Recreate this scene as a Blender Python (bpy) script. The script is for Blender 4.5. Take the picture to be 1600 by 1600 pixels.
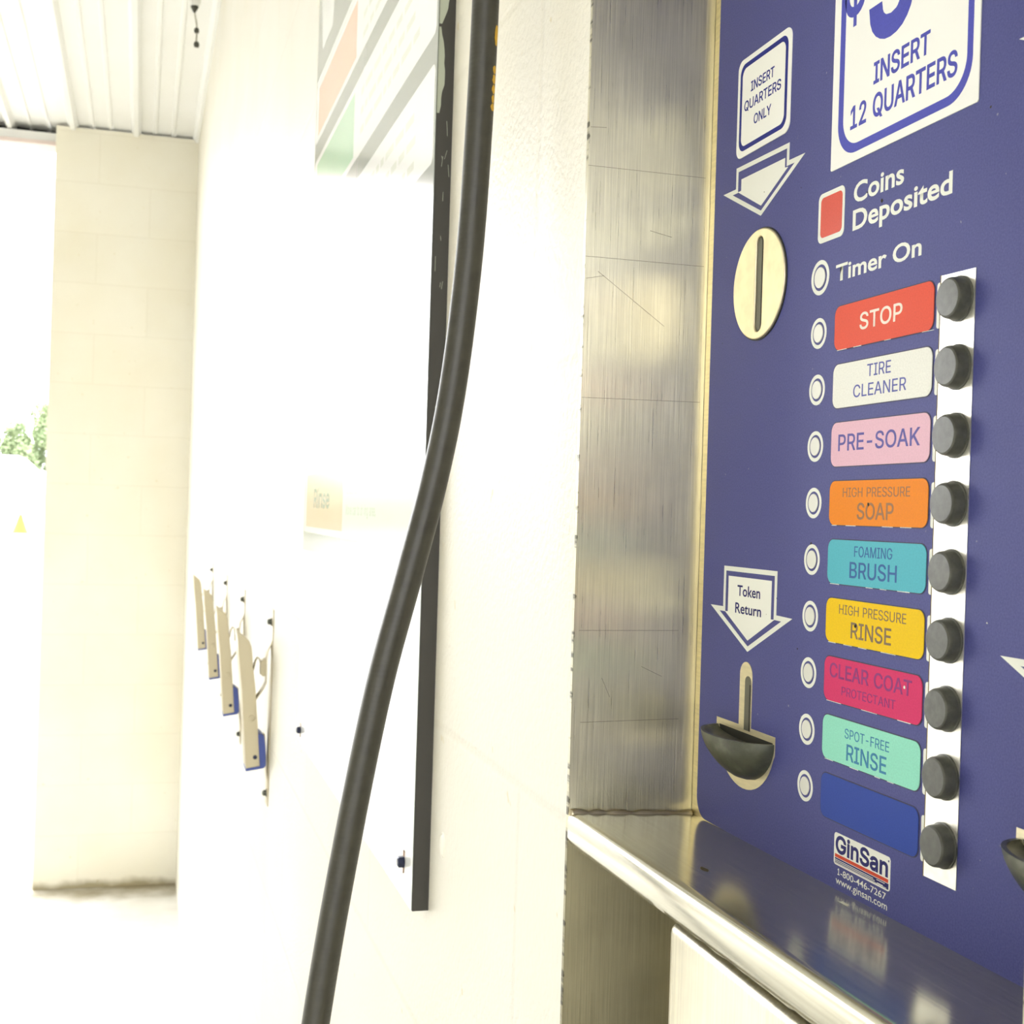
import bpy, bmesh, math, random
from mathutils import Vector, Matrix

for o in list(bpy.data.objects):
    bpy.data.objects.remove(o)
SC = bpy.context.scene
COL = SC.collection
random.seed(7)

# ------------------------------------------------------------------ camera, sky, exposure
HC = 1.567                      # camera height above the bay floor
cam_data = bpy.data.cameras.new('camera')
cam = bpy.data.objects.new('camera', cam_data)
COL.objects.link(cam)
cam_data.sensor_width = 36.0
cam_data.lens = 2009.73 / 1600 * 36.0
cam_data.clip_start = 0.02
cam_data.clip_end = 500
rot = Matrix(((0.96037690, -0.02993457, -0.27709229),
              (-0.27701262, 0.00685966, -0.96084180),
              (0.03066315, 0.99952832, -0.00170440)))
cam.matrix_world = Matrix.Translation((0, 0, HC)) @ rot.to_4x4()
cam_data.dof.use_dof = True
cam_data.dof.focus_distance = 0.50
cam_data.dof.aperture_fstop = 42
SC.camera = cam

world = bpy.data.worlds.new('sky')
SC.world = world
world.use_nodes = True
wn = world.node_tree
bg = wn.nodes['Background']
bg.inputs['Color'].default_value = (0.97, 0.985, 1.0, 1)
bg.inputs['Strength'].default_value = 7.5

SC.view_settings.view_transform = 'Standard'
SC.view_settings.look = 'None'
SC.view_settings.gamma = 1.0
SC.view_settings.use_curve_mapping = False
SC.view_settings.exposure = 0.25

# ------------------------------------------------------------------ materials
def srgb(r, g, b):
    def f(c):
        c /= 255.0
        return c / 12.92 if c <= 0.04045 else ((c + 0.055) / 1.055) ** 2.4
    return (f(r), f(g), f(b), 1.0)

MATS = {}
def mat(name, color=(0.8, 0.8, 0.8, 1), rough=0.5, metal=0.0, spec=0.5, build=None):
    if name in MATS:
        return MATS[name]
    m = bpy.data.materials.new(name)
    m.use_nodes = True
    nt = m.node_tree
    b = nt.nodes['Principled BSDF']
    b.inputs['Base Color'].default_value = color if len(color) == 4 else (*color, 1)
    b.inputs['Roughness'].default_value = rough
    b.inputs['Metallic'].default_value = metal
    b.inputs['Specular IOR Level'].default_value = spec
    if build:
        build(nt, b)
    MATS[name] = m
    return m

def N(nt, t, **kw):
    n = nt.nodes.new(t)
    for k, v in kw.items():
        if k.startswith('i_'):
            key = k[2:].replace('_', ' ')
            n.inputs[key].default_value = v
        else:
            setattr(n, k, v)
    return n

def obj_coord(nt, scale=(1, 1, 1), loc=(0, 0, 0)):
    tc = N(nt, 'ShaderNodeNewGeometry')
    mp = N(nt, 'ShaderNodeMapping')
    mp.inputs['Scale'].default_value = scale
    mp.inputs['Location'].default_value = loc
    nt.links.new(tc.outputs['Position'], mp.inputs['Vector'])
    return mp.outputs['Vector']

def ramp(nt, src, stops):
    r = N(nt, 'ShaderNodeValToRGB')
    el = r.color_ramp.elements
    while len(el) < len(stops):
        el.new(0.5)
    for e, (p, c) in zip(el, stops):
        e.position = p
        e.color = c if len(c) == 4 else (*c, 1)
    nt.links.new(src, r.inputs['Fac'])
    return r.outputs['Color']

def mixc(nt, fac, a, b, mode='MIX'):
    m = N(nt, 'ShaderNodeMix', data_type='RGBA', blend_type=mode)
    for sock, v in ((0, fac), (6, a), (7, b)):
        if isinstance(v, (int, float, tuple)):
            m.inputs[sock].default_value = v
        else:
            nt.links.new(v, m.inputs[sock])
    return m.outputs[2]

def math_n(nt, op, a, b=0.0, clamp=False):
    m = N(nt, 'ShaderNodeMath', operation=op, use_clamp=clamp)
    for i, v in enumerate((a, b)):
        if isinstance(v, (int, float)):
            m.inputs[i].default_value = v
        else:
            nt.links.new(v, m.inputs[i])
    return m.outputs[0]

def noise(nt, vec, scale, detail=2.0, rough=0.5):
    n = N(nt, 'ShaderNodeTexNoise')
    n.inputs['Scale'].default_value = scale
    n.inputs['Detail'].default_value = detail
    n.inputs['Roughness'].default_value = rough
    nt.links.new(vec, n.inputs['Vector'])
    return n.outputs['Fac']

def bump(nt, b, height, strength, dist=0.001, prev=None):
    n = N(nt, 'ShaderNodeBump')
    n.inputs['Strength'].default_value = strength
    n.inputs['Distance'].default_value = dist
    nt.links.new(height, n.inputs['Height'])
    if prev is not None:
        nt.links.new(prev, n.inputs['Normal'])
    nt.links.new(n.outputs['Normal'], b.inputs['Normal'])
    return n.outputs['Normal']

def block_paint(axis, base, dirt_base=False, fine=0.35, mortar=0.5):
    """cream paint over concrete block; axis = which world axis runs along the wall"""
    def build(nt, b):
        tc = N(nt, 'ShaderNodeNewGeometry')
        sep = N(nt, 'ShaderNodeSeparateXYZ')
        nt.links.new(tc.outputs['Position'], sep.inputs[0])
        cmb = N(nt, 'ShaderNodeCombineXYZ')
        nt.links.new(sep.outputs[axis], cmb.inputs[0])
        zz = math_n(nt, 'ADD', sep.outputs[2], -HC - 0.475 + 0.203 * 12)
        nt.links.new(zz, cmb.inputs[1])
        br = N(nt, 'ShaderNodeTexBrick')
        br.offset = 0.5
        br.inputs['Scale'].default_value = 1.0
        br.inputs['Mortar Size'].default_value = 0.004
        br.inputs['Mortar Smooth'].default_value = 0.8
        br.inputs['Bias'].default_value = 0.0
        br.inputs['Brick Width'].default_value = 0.406
        br.inputs['Row Height'].default_value = 0.203
        br.inputs['Color1'].default_value = (1, 1, 1, 1)
        br.inputs['Color2'].default_value = (0.985, 0.985, 0.985, 1)
        br.inputs['Mortar'].default_value = (0.95, 0.945, 0.93, 1)
        nt.links.new(cmb.outputs[0], br.inputs['Vector'])
        n1 = noise(nt, tc.outputs['Position'], 3.0, 3)
        c = mixc(nt, 1.0, base, br.outputs['Color'], 'MULTIPLY')
        tint = ramp(nt, n1, [(0.3, (0.96, 0.94, 0.88)), (0.7, (1.0, 1.0, 1.0))])
        c = mixc(nt, 1.0, c, tint, 'MULTIPLY')
        # small ochre stains
        n3 = noise(nt, tc.outputs['Position'], 60.0, 2)
        spot = ramp(nt, n3, [(0.735, (0, 0, 0)), (0.77, (1, 1, 1))])
        c = mixc(nt, math_n(nt, 'MULTIPLY', spot, 0.45), c, (0.62, 0.5, 0.22, 1))
        if dirt_base:
            # splashed brown dirt along the foot of the wall
            n4 = noise(nt, tc.outputs['Position'], 9.0, 4)
            lim = math_n(nt, 'MULTIPLY', n4, 0.075)
            hgt = math_n(nt, 'SUBTRACT', lim, sep.outputs[2])
            f = math_n(nt, 'MULTIPLY', hgt, 30.0, True)
            c = mixc(nt, math_n(nt, 'MULTIPLY', f, 0.8), c, (0.25, 0.2, 0.08, 1))
        nt.links.new(c, b.inputs['Base Color'])
        n2 = noise(nt, tc.outputs['Position'], 260.0, 3, 0.55)
        p = bump(nt, b, n2, fine, 0.0012)
        inv = math_n(nt, 'SUBTRACT', 1.0, br.outputs['Fac'])
        bump(nt, b, inv, mortar, 0.003, p)
    return build

M_wall = mat('painted block', rough=0.42, spec=0.3, build=block_paint(1, (0.80, 0.775, 0.69, 1), fine=0.6, mortar=0.13))
M_pillar = mat('painted block end', rough=0.5, build=block_paint(0, (0.90, 0.87, 0.76, 1), True, 0.15, 0.25))
M_left = mat('painted block opposite', rough=0.5, build=block_paint(1, (0.88, 0.86, 0.79, 1)))

def b_ceiling(nt, b):
    v = obj_coord(nt)
    n = noise(nt, v, 2.0, 3)
    nt.links.new(ramp(nt, n, [(0.3, (0.86, 0.86, 0.82)), (0.7, (0.9, 0.9, 0.88))]), b.inputs['Base Color'])
M_ceil = mat('white ribbed steel', rough=0.35, build=b_ceiling)

def b_floor(nt, b):
    v = obj_coord(nt)
    n = noise(nt, v, 6.0, 5, 0.6)
    c = ramp(nt, n, [(0.3, (0.62, 0.6, 0.55)), (0.7, (0.74, 0.73, 0.69))])
    # brown silt lying in the corner below the end pillar
    sep = N(nt, 'ShaderNodeSeparateXYZ')
    nt.links.new(v, sep.inputs[0])
    d = math_n(nt, 'SUBTRACT', 5.48, sep.outputs[1])
    n2 = noise(nt, v, 7.0, 4)
    lim = math_n(nt, 'MULTIPLY', n2, 0.42)
    f = math_n(nt, 'MULTIPLY', math_n(nt, 'SUBTRACT', lim, d), 5.0, True)
    c = mixc(nt, math_n(nt, 'MULTIPLY', f, 0.85), c, (0.2, 0.155, 0.06, 1))
    nt.links.new(c, b.inputs['Base Color'])
    bump(nt, b, n, 0.2, 0.004)
M_floor = mat('bay concrete', rough=0.55, build=b_floor)

def b_ground(nt, b):
    v = obj_coord(nt)
    n = noise(nt, v, 0.4, 4)
    nt.links.new(ramp(nt, n, [(0.3, (0.21, 0.205, 0.195)), (0.7, (0.26, 0.255, 0.24))]), b.inputs['Base Color'])
M_ground = mat('pale paving', rough=0.8, build=b_ground)

def brushed(streak, base, rough, aniso=0.0, blotch=0.0, edge_dirt=None, bstr=0.12):
    """stainless steel; streak = mapping scale, small along the grain"""
    def build(nt, b):
        v = obj_coord(nt, streak)
        n = noise(nt, v, 1.0, 3, 0.6)
        v2 = obj_coord(nt)
        n2 = noise(nt, v2, 28.0, 4, 0.6)
        lo = tuple(c * 0.86 for c in base[:3]); hi = tuple(min(1, c * 1.1) for c in base[:3])
        c = ramp(nt, n, [(0.3, lo), (0.7, hi)])
        if blotch:
            f = ramp(nt, n2, [(0.35, (1 - blotch,) * 3), (0.65, (1, 1, 1))])
            c = mixc(nt, 1.0, c, f, 'MULTIPLY')
        if edge_dirt:
            x0, wdt = edge_dirt
            sep = N(nt, 'ShaderNodeSeparateXYZ')
            nt.links.new(v2, sep.inputs[0])
            n5 = noise(nt, obj_coord(nt, (420, 1, 260)), 1.0, 2)
            d = math_n(nt, 'SUBTRACT', sep.outputs[0], x0)
            near = math_n(nt, 'SUBTRACT', 1.0, math_n(nt, 'DIVIDE', d, wdt), True)
            f = math_n(nt, 'MULTIPLY', math_n(nt, 'SUBTRACT', math_n(nt, 'MULTIPLY', near, n5), 0.53), 9.0, True)
            c = mixc(nt, math_n(nt, 'MULTIPLY', f, 0.85), c, (0.03, 0.025, 0.015, 1))
        nt.links.new(c, b.inputs['Base Color'])
        r = ramp(nt, n, [(0.2, (rough * 0.85,) * 3), (0.8, (rough * 1.15,) * 3)])
        nt.links.new(r, b.inputs['Roughness'])
        if aniso:
            b.inputs['Anisotropic'].default_value = aniso
            t = N(nt, 'ShaderNodeTangent', direction_type='RADIAL', axis='Z')
            nt.links.new(t.outputs[0], b.inputs['Tangent'])
        bump(nt, b, n, bstr, 0.0006)
    return build

M_jamb = mat('brushed steel side', metal=1.0, build=brushed((1500, 1500, 22), (0.69, 0.65, 0.49, 1), 0.30, 0.85, 0.1, (0.1838, 0.0035)))
M_ledge = mat('satin steel ledge', metal=0.88, build=brushed((900, 14, 900), (0.53, 0.505, 0.405, 1), 0.17, 0.0, 0.05, None, 0.03))
M_door = mat('brushed steel door', metal=1.0, build=brushed((900, 900, 14), (0.70, 0.66, 0.53, 1), 0.33, 0.3, 0.10))
M_lowside = mat('shaded steel lower side', metal=0.9, build=brushed((1500, 1500, 22), (0.36, 0.33, 0.225, 1), 0.45, 0.4, 0.12, (0.1838, 0.0022)))  # side plate steel again, darkened for the weaker light below the ledge
M_plate = mat('brushed mounting plate', metal=1.0, build=brushed((700, 60, 700), (0.70, 0.61, 0.37, 1), 0.42, 0.0, 0.1))
M_strip = mat('steel button strip', metal=0.85, build=brushed((200, 200, 200), (0.90, 0.88, 0.80, 1), 0.33, 0.0, 0.05))
M_coin = mat('coin plate steel', metal=0.9, build=brushed((40, 90, 90), (0.80, 0.72, 0.52, 1), 0.42, 0.0, 0.14))
M_weld = mat('weld bead steel', (0.5, 0.44, 0.32, 1), 0.4, 1.0)
M_clamp = mat('zinc clamp steel', (0.52, 0.46, 0.32, 1), 0.5, 0.5)

def b_navy(nt, b):
    v = obj_coord(nt)
    n = noise(nt, v, 1400.0, 2, 0.6)
    c = ramp(nt, n, [(0.3, (0.060, 0.065, 0.225)), (0.7, (0.083, 0.089, 0.275))])
    n2 = noise(nt, v, 420.0, 1)
    sp = ramp(nt, n2, [(0.80, (0, 0, 0)), (0.83, (1, 1, 1))])
    c = mixc(nt, math_n(nt, 'MULTIPLY', sp, 0.5), c, (0.35, 0.35, 0.4, 1))
    nt.links.new(c, b.inputs['Base Color'])
    bump(nt, b, n, 0.10, 0.0004)
M_navy = mat('navy printed panel', rough=0.45, spec=0.15, build=b_navy)

def ink(name, rgb, rough=0.4, grain=True, lift=0.0):
    base = tuple(c * 0.86 for c in srgb(*rgb)[:3]) + (1,)
    def bld(nt, b):
        v = obj_coord(nt)
        n = noise(nt, v, 1600.0, 2, 0.6)
        lo = tuple(c * 0.93 for c in base[:3]); hi = tuple(min(1.0, c * 1.05) for c in base[:3])
        nt.links.new(ramp(nt, n, [(0.3, lo), (0.7, hi)]), b.inputs['Base Color'])
    return mat(name, base, rough, spec=0.07, build=bld if grain else None)

M_white = mat('white print', (0.86, 0.865, 0.80, 1), 0.4, spec=0.15)
M_sticker = mat('white sticker', (0.90, 0.90, 0.86, 1), 0.4, spec=0.15)
M_ltext = mat('pale print', (0.80, 0.815, 0.745, 1), 0.4, spec=0.15)
M_blueink = ink('blue sticker ink', (88, 92, 192))
M_deepblue = ink('deep blue ink', (40, 48, 140))
M_navyink = ink('navy ink', (48, 48, 112))
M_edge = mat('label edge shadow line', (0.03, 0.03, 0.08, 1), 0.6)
M_rubber = None
def b_rubber(nt, b):
    v = obj_coord(nt)
    n = noise(nt, v, 330.0, 4, 0.6)
    nt.links.new(ramp(nt, n, [(0.3, (0.055, 0.056, 0.046)), (0.7, (0.095, 0.097, 0.082))]), b.inputs['Base Color'])
    bump(nt, b, n, 0.12, 0.0004)
M_button = mat('worn black plastic button', rough=0.36, build=b_rubber)
def b_cup(nt, b):
    v = obj_coord(nt)
    n = noise(nt, v, 90.0, 5, 0.6)
    nt.links.new(ramp(nt, n, [(0.3, (0.045, 0.047, 0.036)), (0.55, (0.09, 0.095, 0.07)), (0.75, (0.2, 0.2, 0.16))]), b.inputs['Base Color'])
    bump(nt, b, n, 0.15, 0.0008)
M_cup = mat('worn cast token cup', rough=0.38, metal=0.3, build=b_cup)
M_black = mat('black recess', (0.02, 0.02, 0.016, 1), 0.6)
M_slotwall = mat('dark slot lining', (0.09, 0.088, 0.065, 1), 0.45)

def b_hose(nt, b):
    v = obj_coord(nt)
    n = noise(nt, v, 140.0, 3)
    nt.links.new(ramp(nt, n, [(0.3, (0.030, 0.027, 0.019)), (0.7, (0.043, 0.040, 0.028))]), b.inputs['Base Color'])
    w = N(nt, 'ShaderNodeTexWave', bands_direction='Z')
    w.inputs['Scale'].default_value = 130.0
    w.inputs['Distortion'].default_value = 1.0
    nt.links.new(v, w.inputs['Vector'])
    p = bump(nt, b, w.outputs['Fac'], 0.10, 0.0004)
    bump(nt, b, n, 0.12, 0.0006, p)
M_hose = mat('black hose rubber', rough=0.40, build=b_hose)
M_yellow = ink('yellow print', (225, 180, 70))
M_signedge = mat('black sign edge', (0.035, 0.032, 0.026, 1), 0.45, build=lambda nt, b: bump(nt, b, noise(nt, obj_coord(nt), 120.0, 4), 0.15, 0.001))

# ------------------------------------------------------------------ object helpers
def tag(o, label=None, cat=None, group=None, kind=None):
    if label: o['label'] = label
    if cat: o['category'] = cat
    if group: o['group'] = group
    if kind: o['kind'] = kind
    return o

def empty(name, loc, label=None, cat=None, group=None):
    o = bpy.data.objects.new(name, None)
    o.empty_display_size = 0.05
    COL.objects.link(o)
    o.location = loc
    return tag(o, label, cat, group)

def wpos(o):
    p = Vector(o.location)
    while o.parent:
        o = o.parent
        p += Vector(o.location)
    return p

def put(name, me, mats, parent=None, origin=None, smooth=False):
    """me holds world coordinates; the object is placed at origin (default: its parent's)"""
    if not isinstance(mats, (list, tuple)):
        mats = [mats]
    if len(me.materials) == 0:
        for m in mats:
            me.materials.append(m)
    o = bpy.data.objects.new(name, me)
    COL.objects.link(o)
    pp = wpos(parent) if parent else Vector((0, 0, 0))
    org = Vector(origin) if origin is not None else pp
    me.transform(Matrix.Translation(-org))
    if parent:
        o.parent = parent
    o.location = org - pp
    if smooth:
        for p in me.polygons:
            p.use_smooth = True
    return o

def bm_mesh(bm, name='m'):
    bmesh.ops.recalc_face_normals(bm, faces=bm.faces)
    me = bpy.data.meshes.new(name)
    bm.to_mesh(me)
    bm.free()
    return me

def box_into(bm, lo, hi):
    vs = [bm.verts.new((x, y, z)) for x in (lo[0], hi[0]) for y in (lo[1], hi[1]) for z in (lo[2], hi[2])]
    fs = []
    for idx in ((0, 1, 3, 2), (4, 6, 7, 5), (0, 4, 5, 1), (2, 3, 7, 6), (0, 2, 6, 4), (1, 5, 7, 3)):
        fs.append(bm.faces.new([vs[i] for i in idx]))
    return fs

def boxes(*pairs, bevel=0.0, seg=2):
    bm = bmesh.new()
    for lo, hi in pairs:
        box_into(bm, lo, hi)
    if bevel:
        bmesh.ops.recalc_face_normals(bm, faces=bm.faces)
        bmesh.ops.bevel(bm, geom=list(bm.edges), offset=bevel, segments=seg, affect='EDGES', profile=0.5)
    return bm_mesh(bm)

class Frame:
    def __init__(s, o, u, v):
        s.o, s.u, s.v = Vector(o), Vector(u), Vector(v)
        s.w = s.u.cross(s.v)
        s.m = Matrix.Translation(s.o) @ Matrix((s.u, s.v, s.w)).transposed().to_4x4() @ Matrix.Scale(0.001, 4)

PANEL = Frame((0.2425, 0.528, HC), (0, -1, 0), (0, 0, 1))     # mm: s to the right, z up, w out of the panel
SIGN = Frame((0.1730, 0, HC), (0, -1, 0), (0, 0, 1))          # s = -Y
def curve_mesh(contours, w0, w1, bevel=0.0, offset=0.0, seg=2):
    """flat filled outline (holes allowed), in mm, from height w0 to w1"""
    cu = bpy.data.curves.new('c', 'CURVE')
    cu.dimensions = '2D'
    cu.fill_mode = 'BOTH'
    cu.extrude = max((w1 - w0) / 2 - bevel, 0)
    cu.bevel_depth = bevel
    cu.bevel_resolution = seg
    cu.offset = offset - bevel
    for pts in contours:
        sp = cu.splines.new('POLY')
        sp.points.add(len(pts) - 1)
        for p, q in zip(sp.points, pts):
            p.co = (q[0], q[1], 0, 1)
        sp.use_cyclic_u = True
    o = bpy.data.objects.new('c', cu)
    me = bpy.data.meshes.new_from_object(o)
    bpy.data.objects.remove(o)
    bpy.data.curves.remove(cu)
    me.transform(Matrix.Translation((0, 0, (w0 + w1) / 2)))
    return me

def flat(name, fr, contours, w0, w1, m, parent, bevel=0.0, offset=0.0, origin=None):
    me = curve_mesh(contours, w0, w1, bevel, offset)
    me.transform(fr.m)
    me.materials.clear()
    return put(name, me, m, parent, origin)

def rrect(s0, s1, z0, z1, r, n=6):
    pts = []
    for cx, cz, a0 in ((s1 - r, z1 - r, 0), (s0 + r, z1 - r, 90), (s0 + r, z0 + r, 180), (s1 - r, z0 + r, 270)):
        for k in range(n + 1):
            a = math.radians(a0 + 90 * k / n)
            pts.append((cx + r * math.cos(a), cz + r * math.sin(a)))
    return pts

def circ(cx, cz, r, n=40, rz=None):
    rz = rz or r
    return [(cx + r * math.cos(2 * math.pi * k / n), cz + rz * math.sin(2 * math.pi * k / n)) for k in range(n)]

def join(*meshes):
    bm = bmesh.new()
    for me in meshes:
        bm.from_mesh(me)
        bpy.data.meshes.remove(me)
    me = bpy.data.meshes.new('j')
    bm.to_mesh(me)
    bm.free()
    return me

def tube_mesh(pts, r, n=16, caps=True, sub=8, radii=None):
    """round tube along a smooth path through pts (world metres)"""
    P = [Vector(p) for p in pts]
    path = []; rr = []
    radii = radii or [r] * len(P)
    for i in range(len(P) - 1):
        p0 = P[i - 1] if i else P[i] * 2 - P[i + 1]
        p3 = P[i + 2] if i + 2 < len(P) else P[i + 1] * 2 - P[i]
        for k in range(sub):
            t = k / sub
            a = 2 * P[i]; b = P[i + 1] - p0
            c = 2 * p0 - 5 * P[i] + 4 * P[i + 1] - p3
            d = -p0 + 3 * P[i] - 3 * P[i + 1] + p3
            path.append((a + b * t + c * t * t + d * t ** 3) / 2)
            rr.append(radii[i] * (1 - t) + radii[i + 1] * t)
    path.append(P[-1]); rr.append(radii[-1])
    bm = bmesh.new()
    ref = Vector((1, 0.13, 0.05)).normalized()
    rings = []
    for i, p in enumerate(path):
        t = (path[min(i + 1, len(path) - 1)] - path[max(i - 1, 0)]).normalized()
        ref = (ref - t * ref.dot(t)).normalized()
        q = t.cross(ref)
        rings.append([bm.verts.new(p + (ref * math.cos(2 * math.pi * k / n) + q * math.sin(2 * math.pi * k / n)) * rr[i]) for k in range(n)])
    for a, b in zip(rings, rings[1:]):
        for k in range(n):
            bm.faces.new((a[k], a[(k + 1) % n], b[(k + 1) % n], b[k]))
    if caps:
        bm.faces.new(list(reversed(rings[0]))); bm.faces.new(rings[-1])
    return bm_mesh(bm)

def lathe(profile, n=32):
    """profile (radius, height) around the local z axis, mm"""
    bm = bmesh.new()
    rings = []
    for r, h in profile:
        if r < 1e-6:
            rings.append([bm.verts.new((0, 0, h))])
        else:
            rings.append([bm.verts.new((r * math.cos(2 * math.pi * k / n), r * math.sin(2 * math.pi * k / n), h)) for k in range(n)])
    for a, b in zip(rings, rings[1:]):
        for k in range(n):
            k2 = (k + 1) % n
            if len(a) == 1 and len(b) == 1: continue
            if len(a) == 1: bm.faces.new((a[0], b[k2], b[k]))
            elif len(b) == 1: bm.faces.new((a[k], a[k2], b[0]))
            else: bm.faces.new((a[k], a[k2], b[k2], b[k]))
    return bm_mesh(bm)

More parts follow.
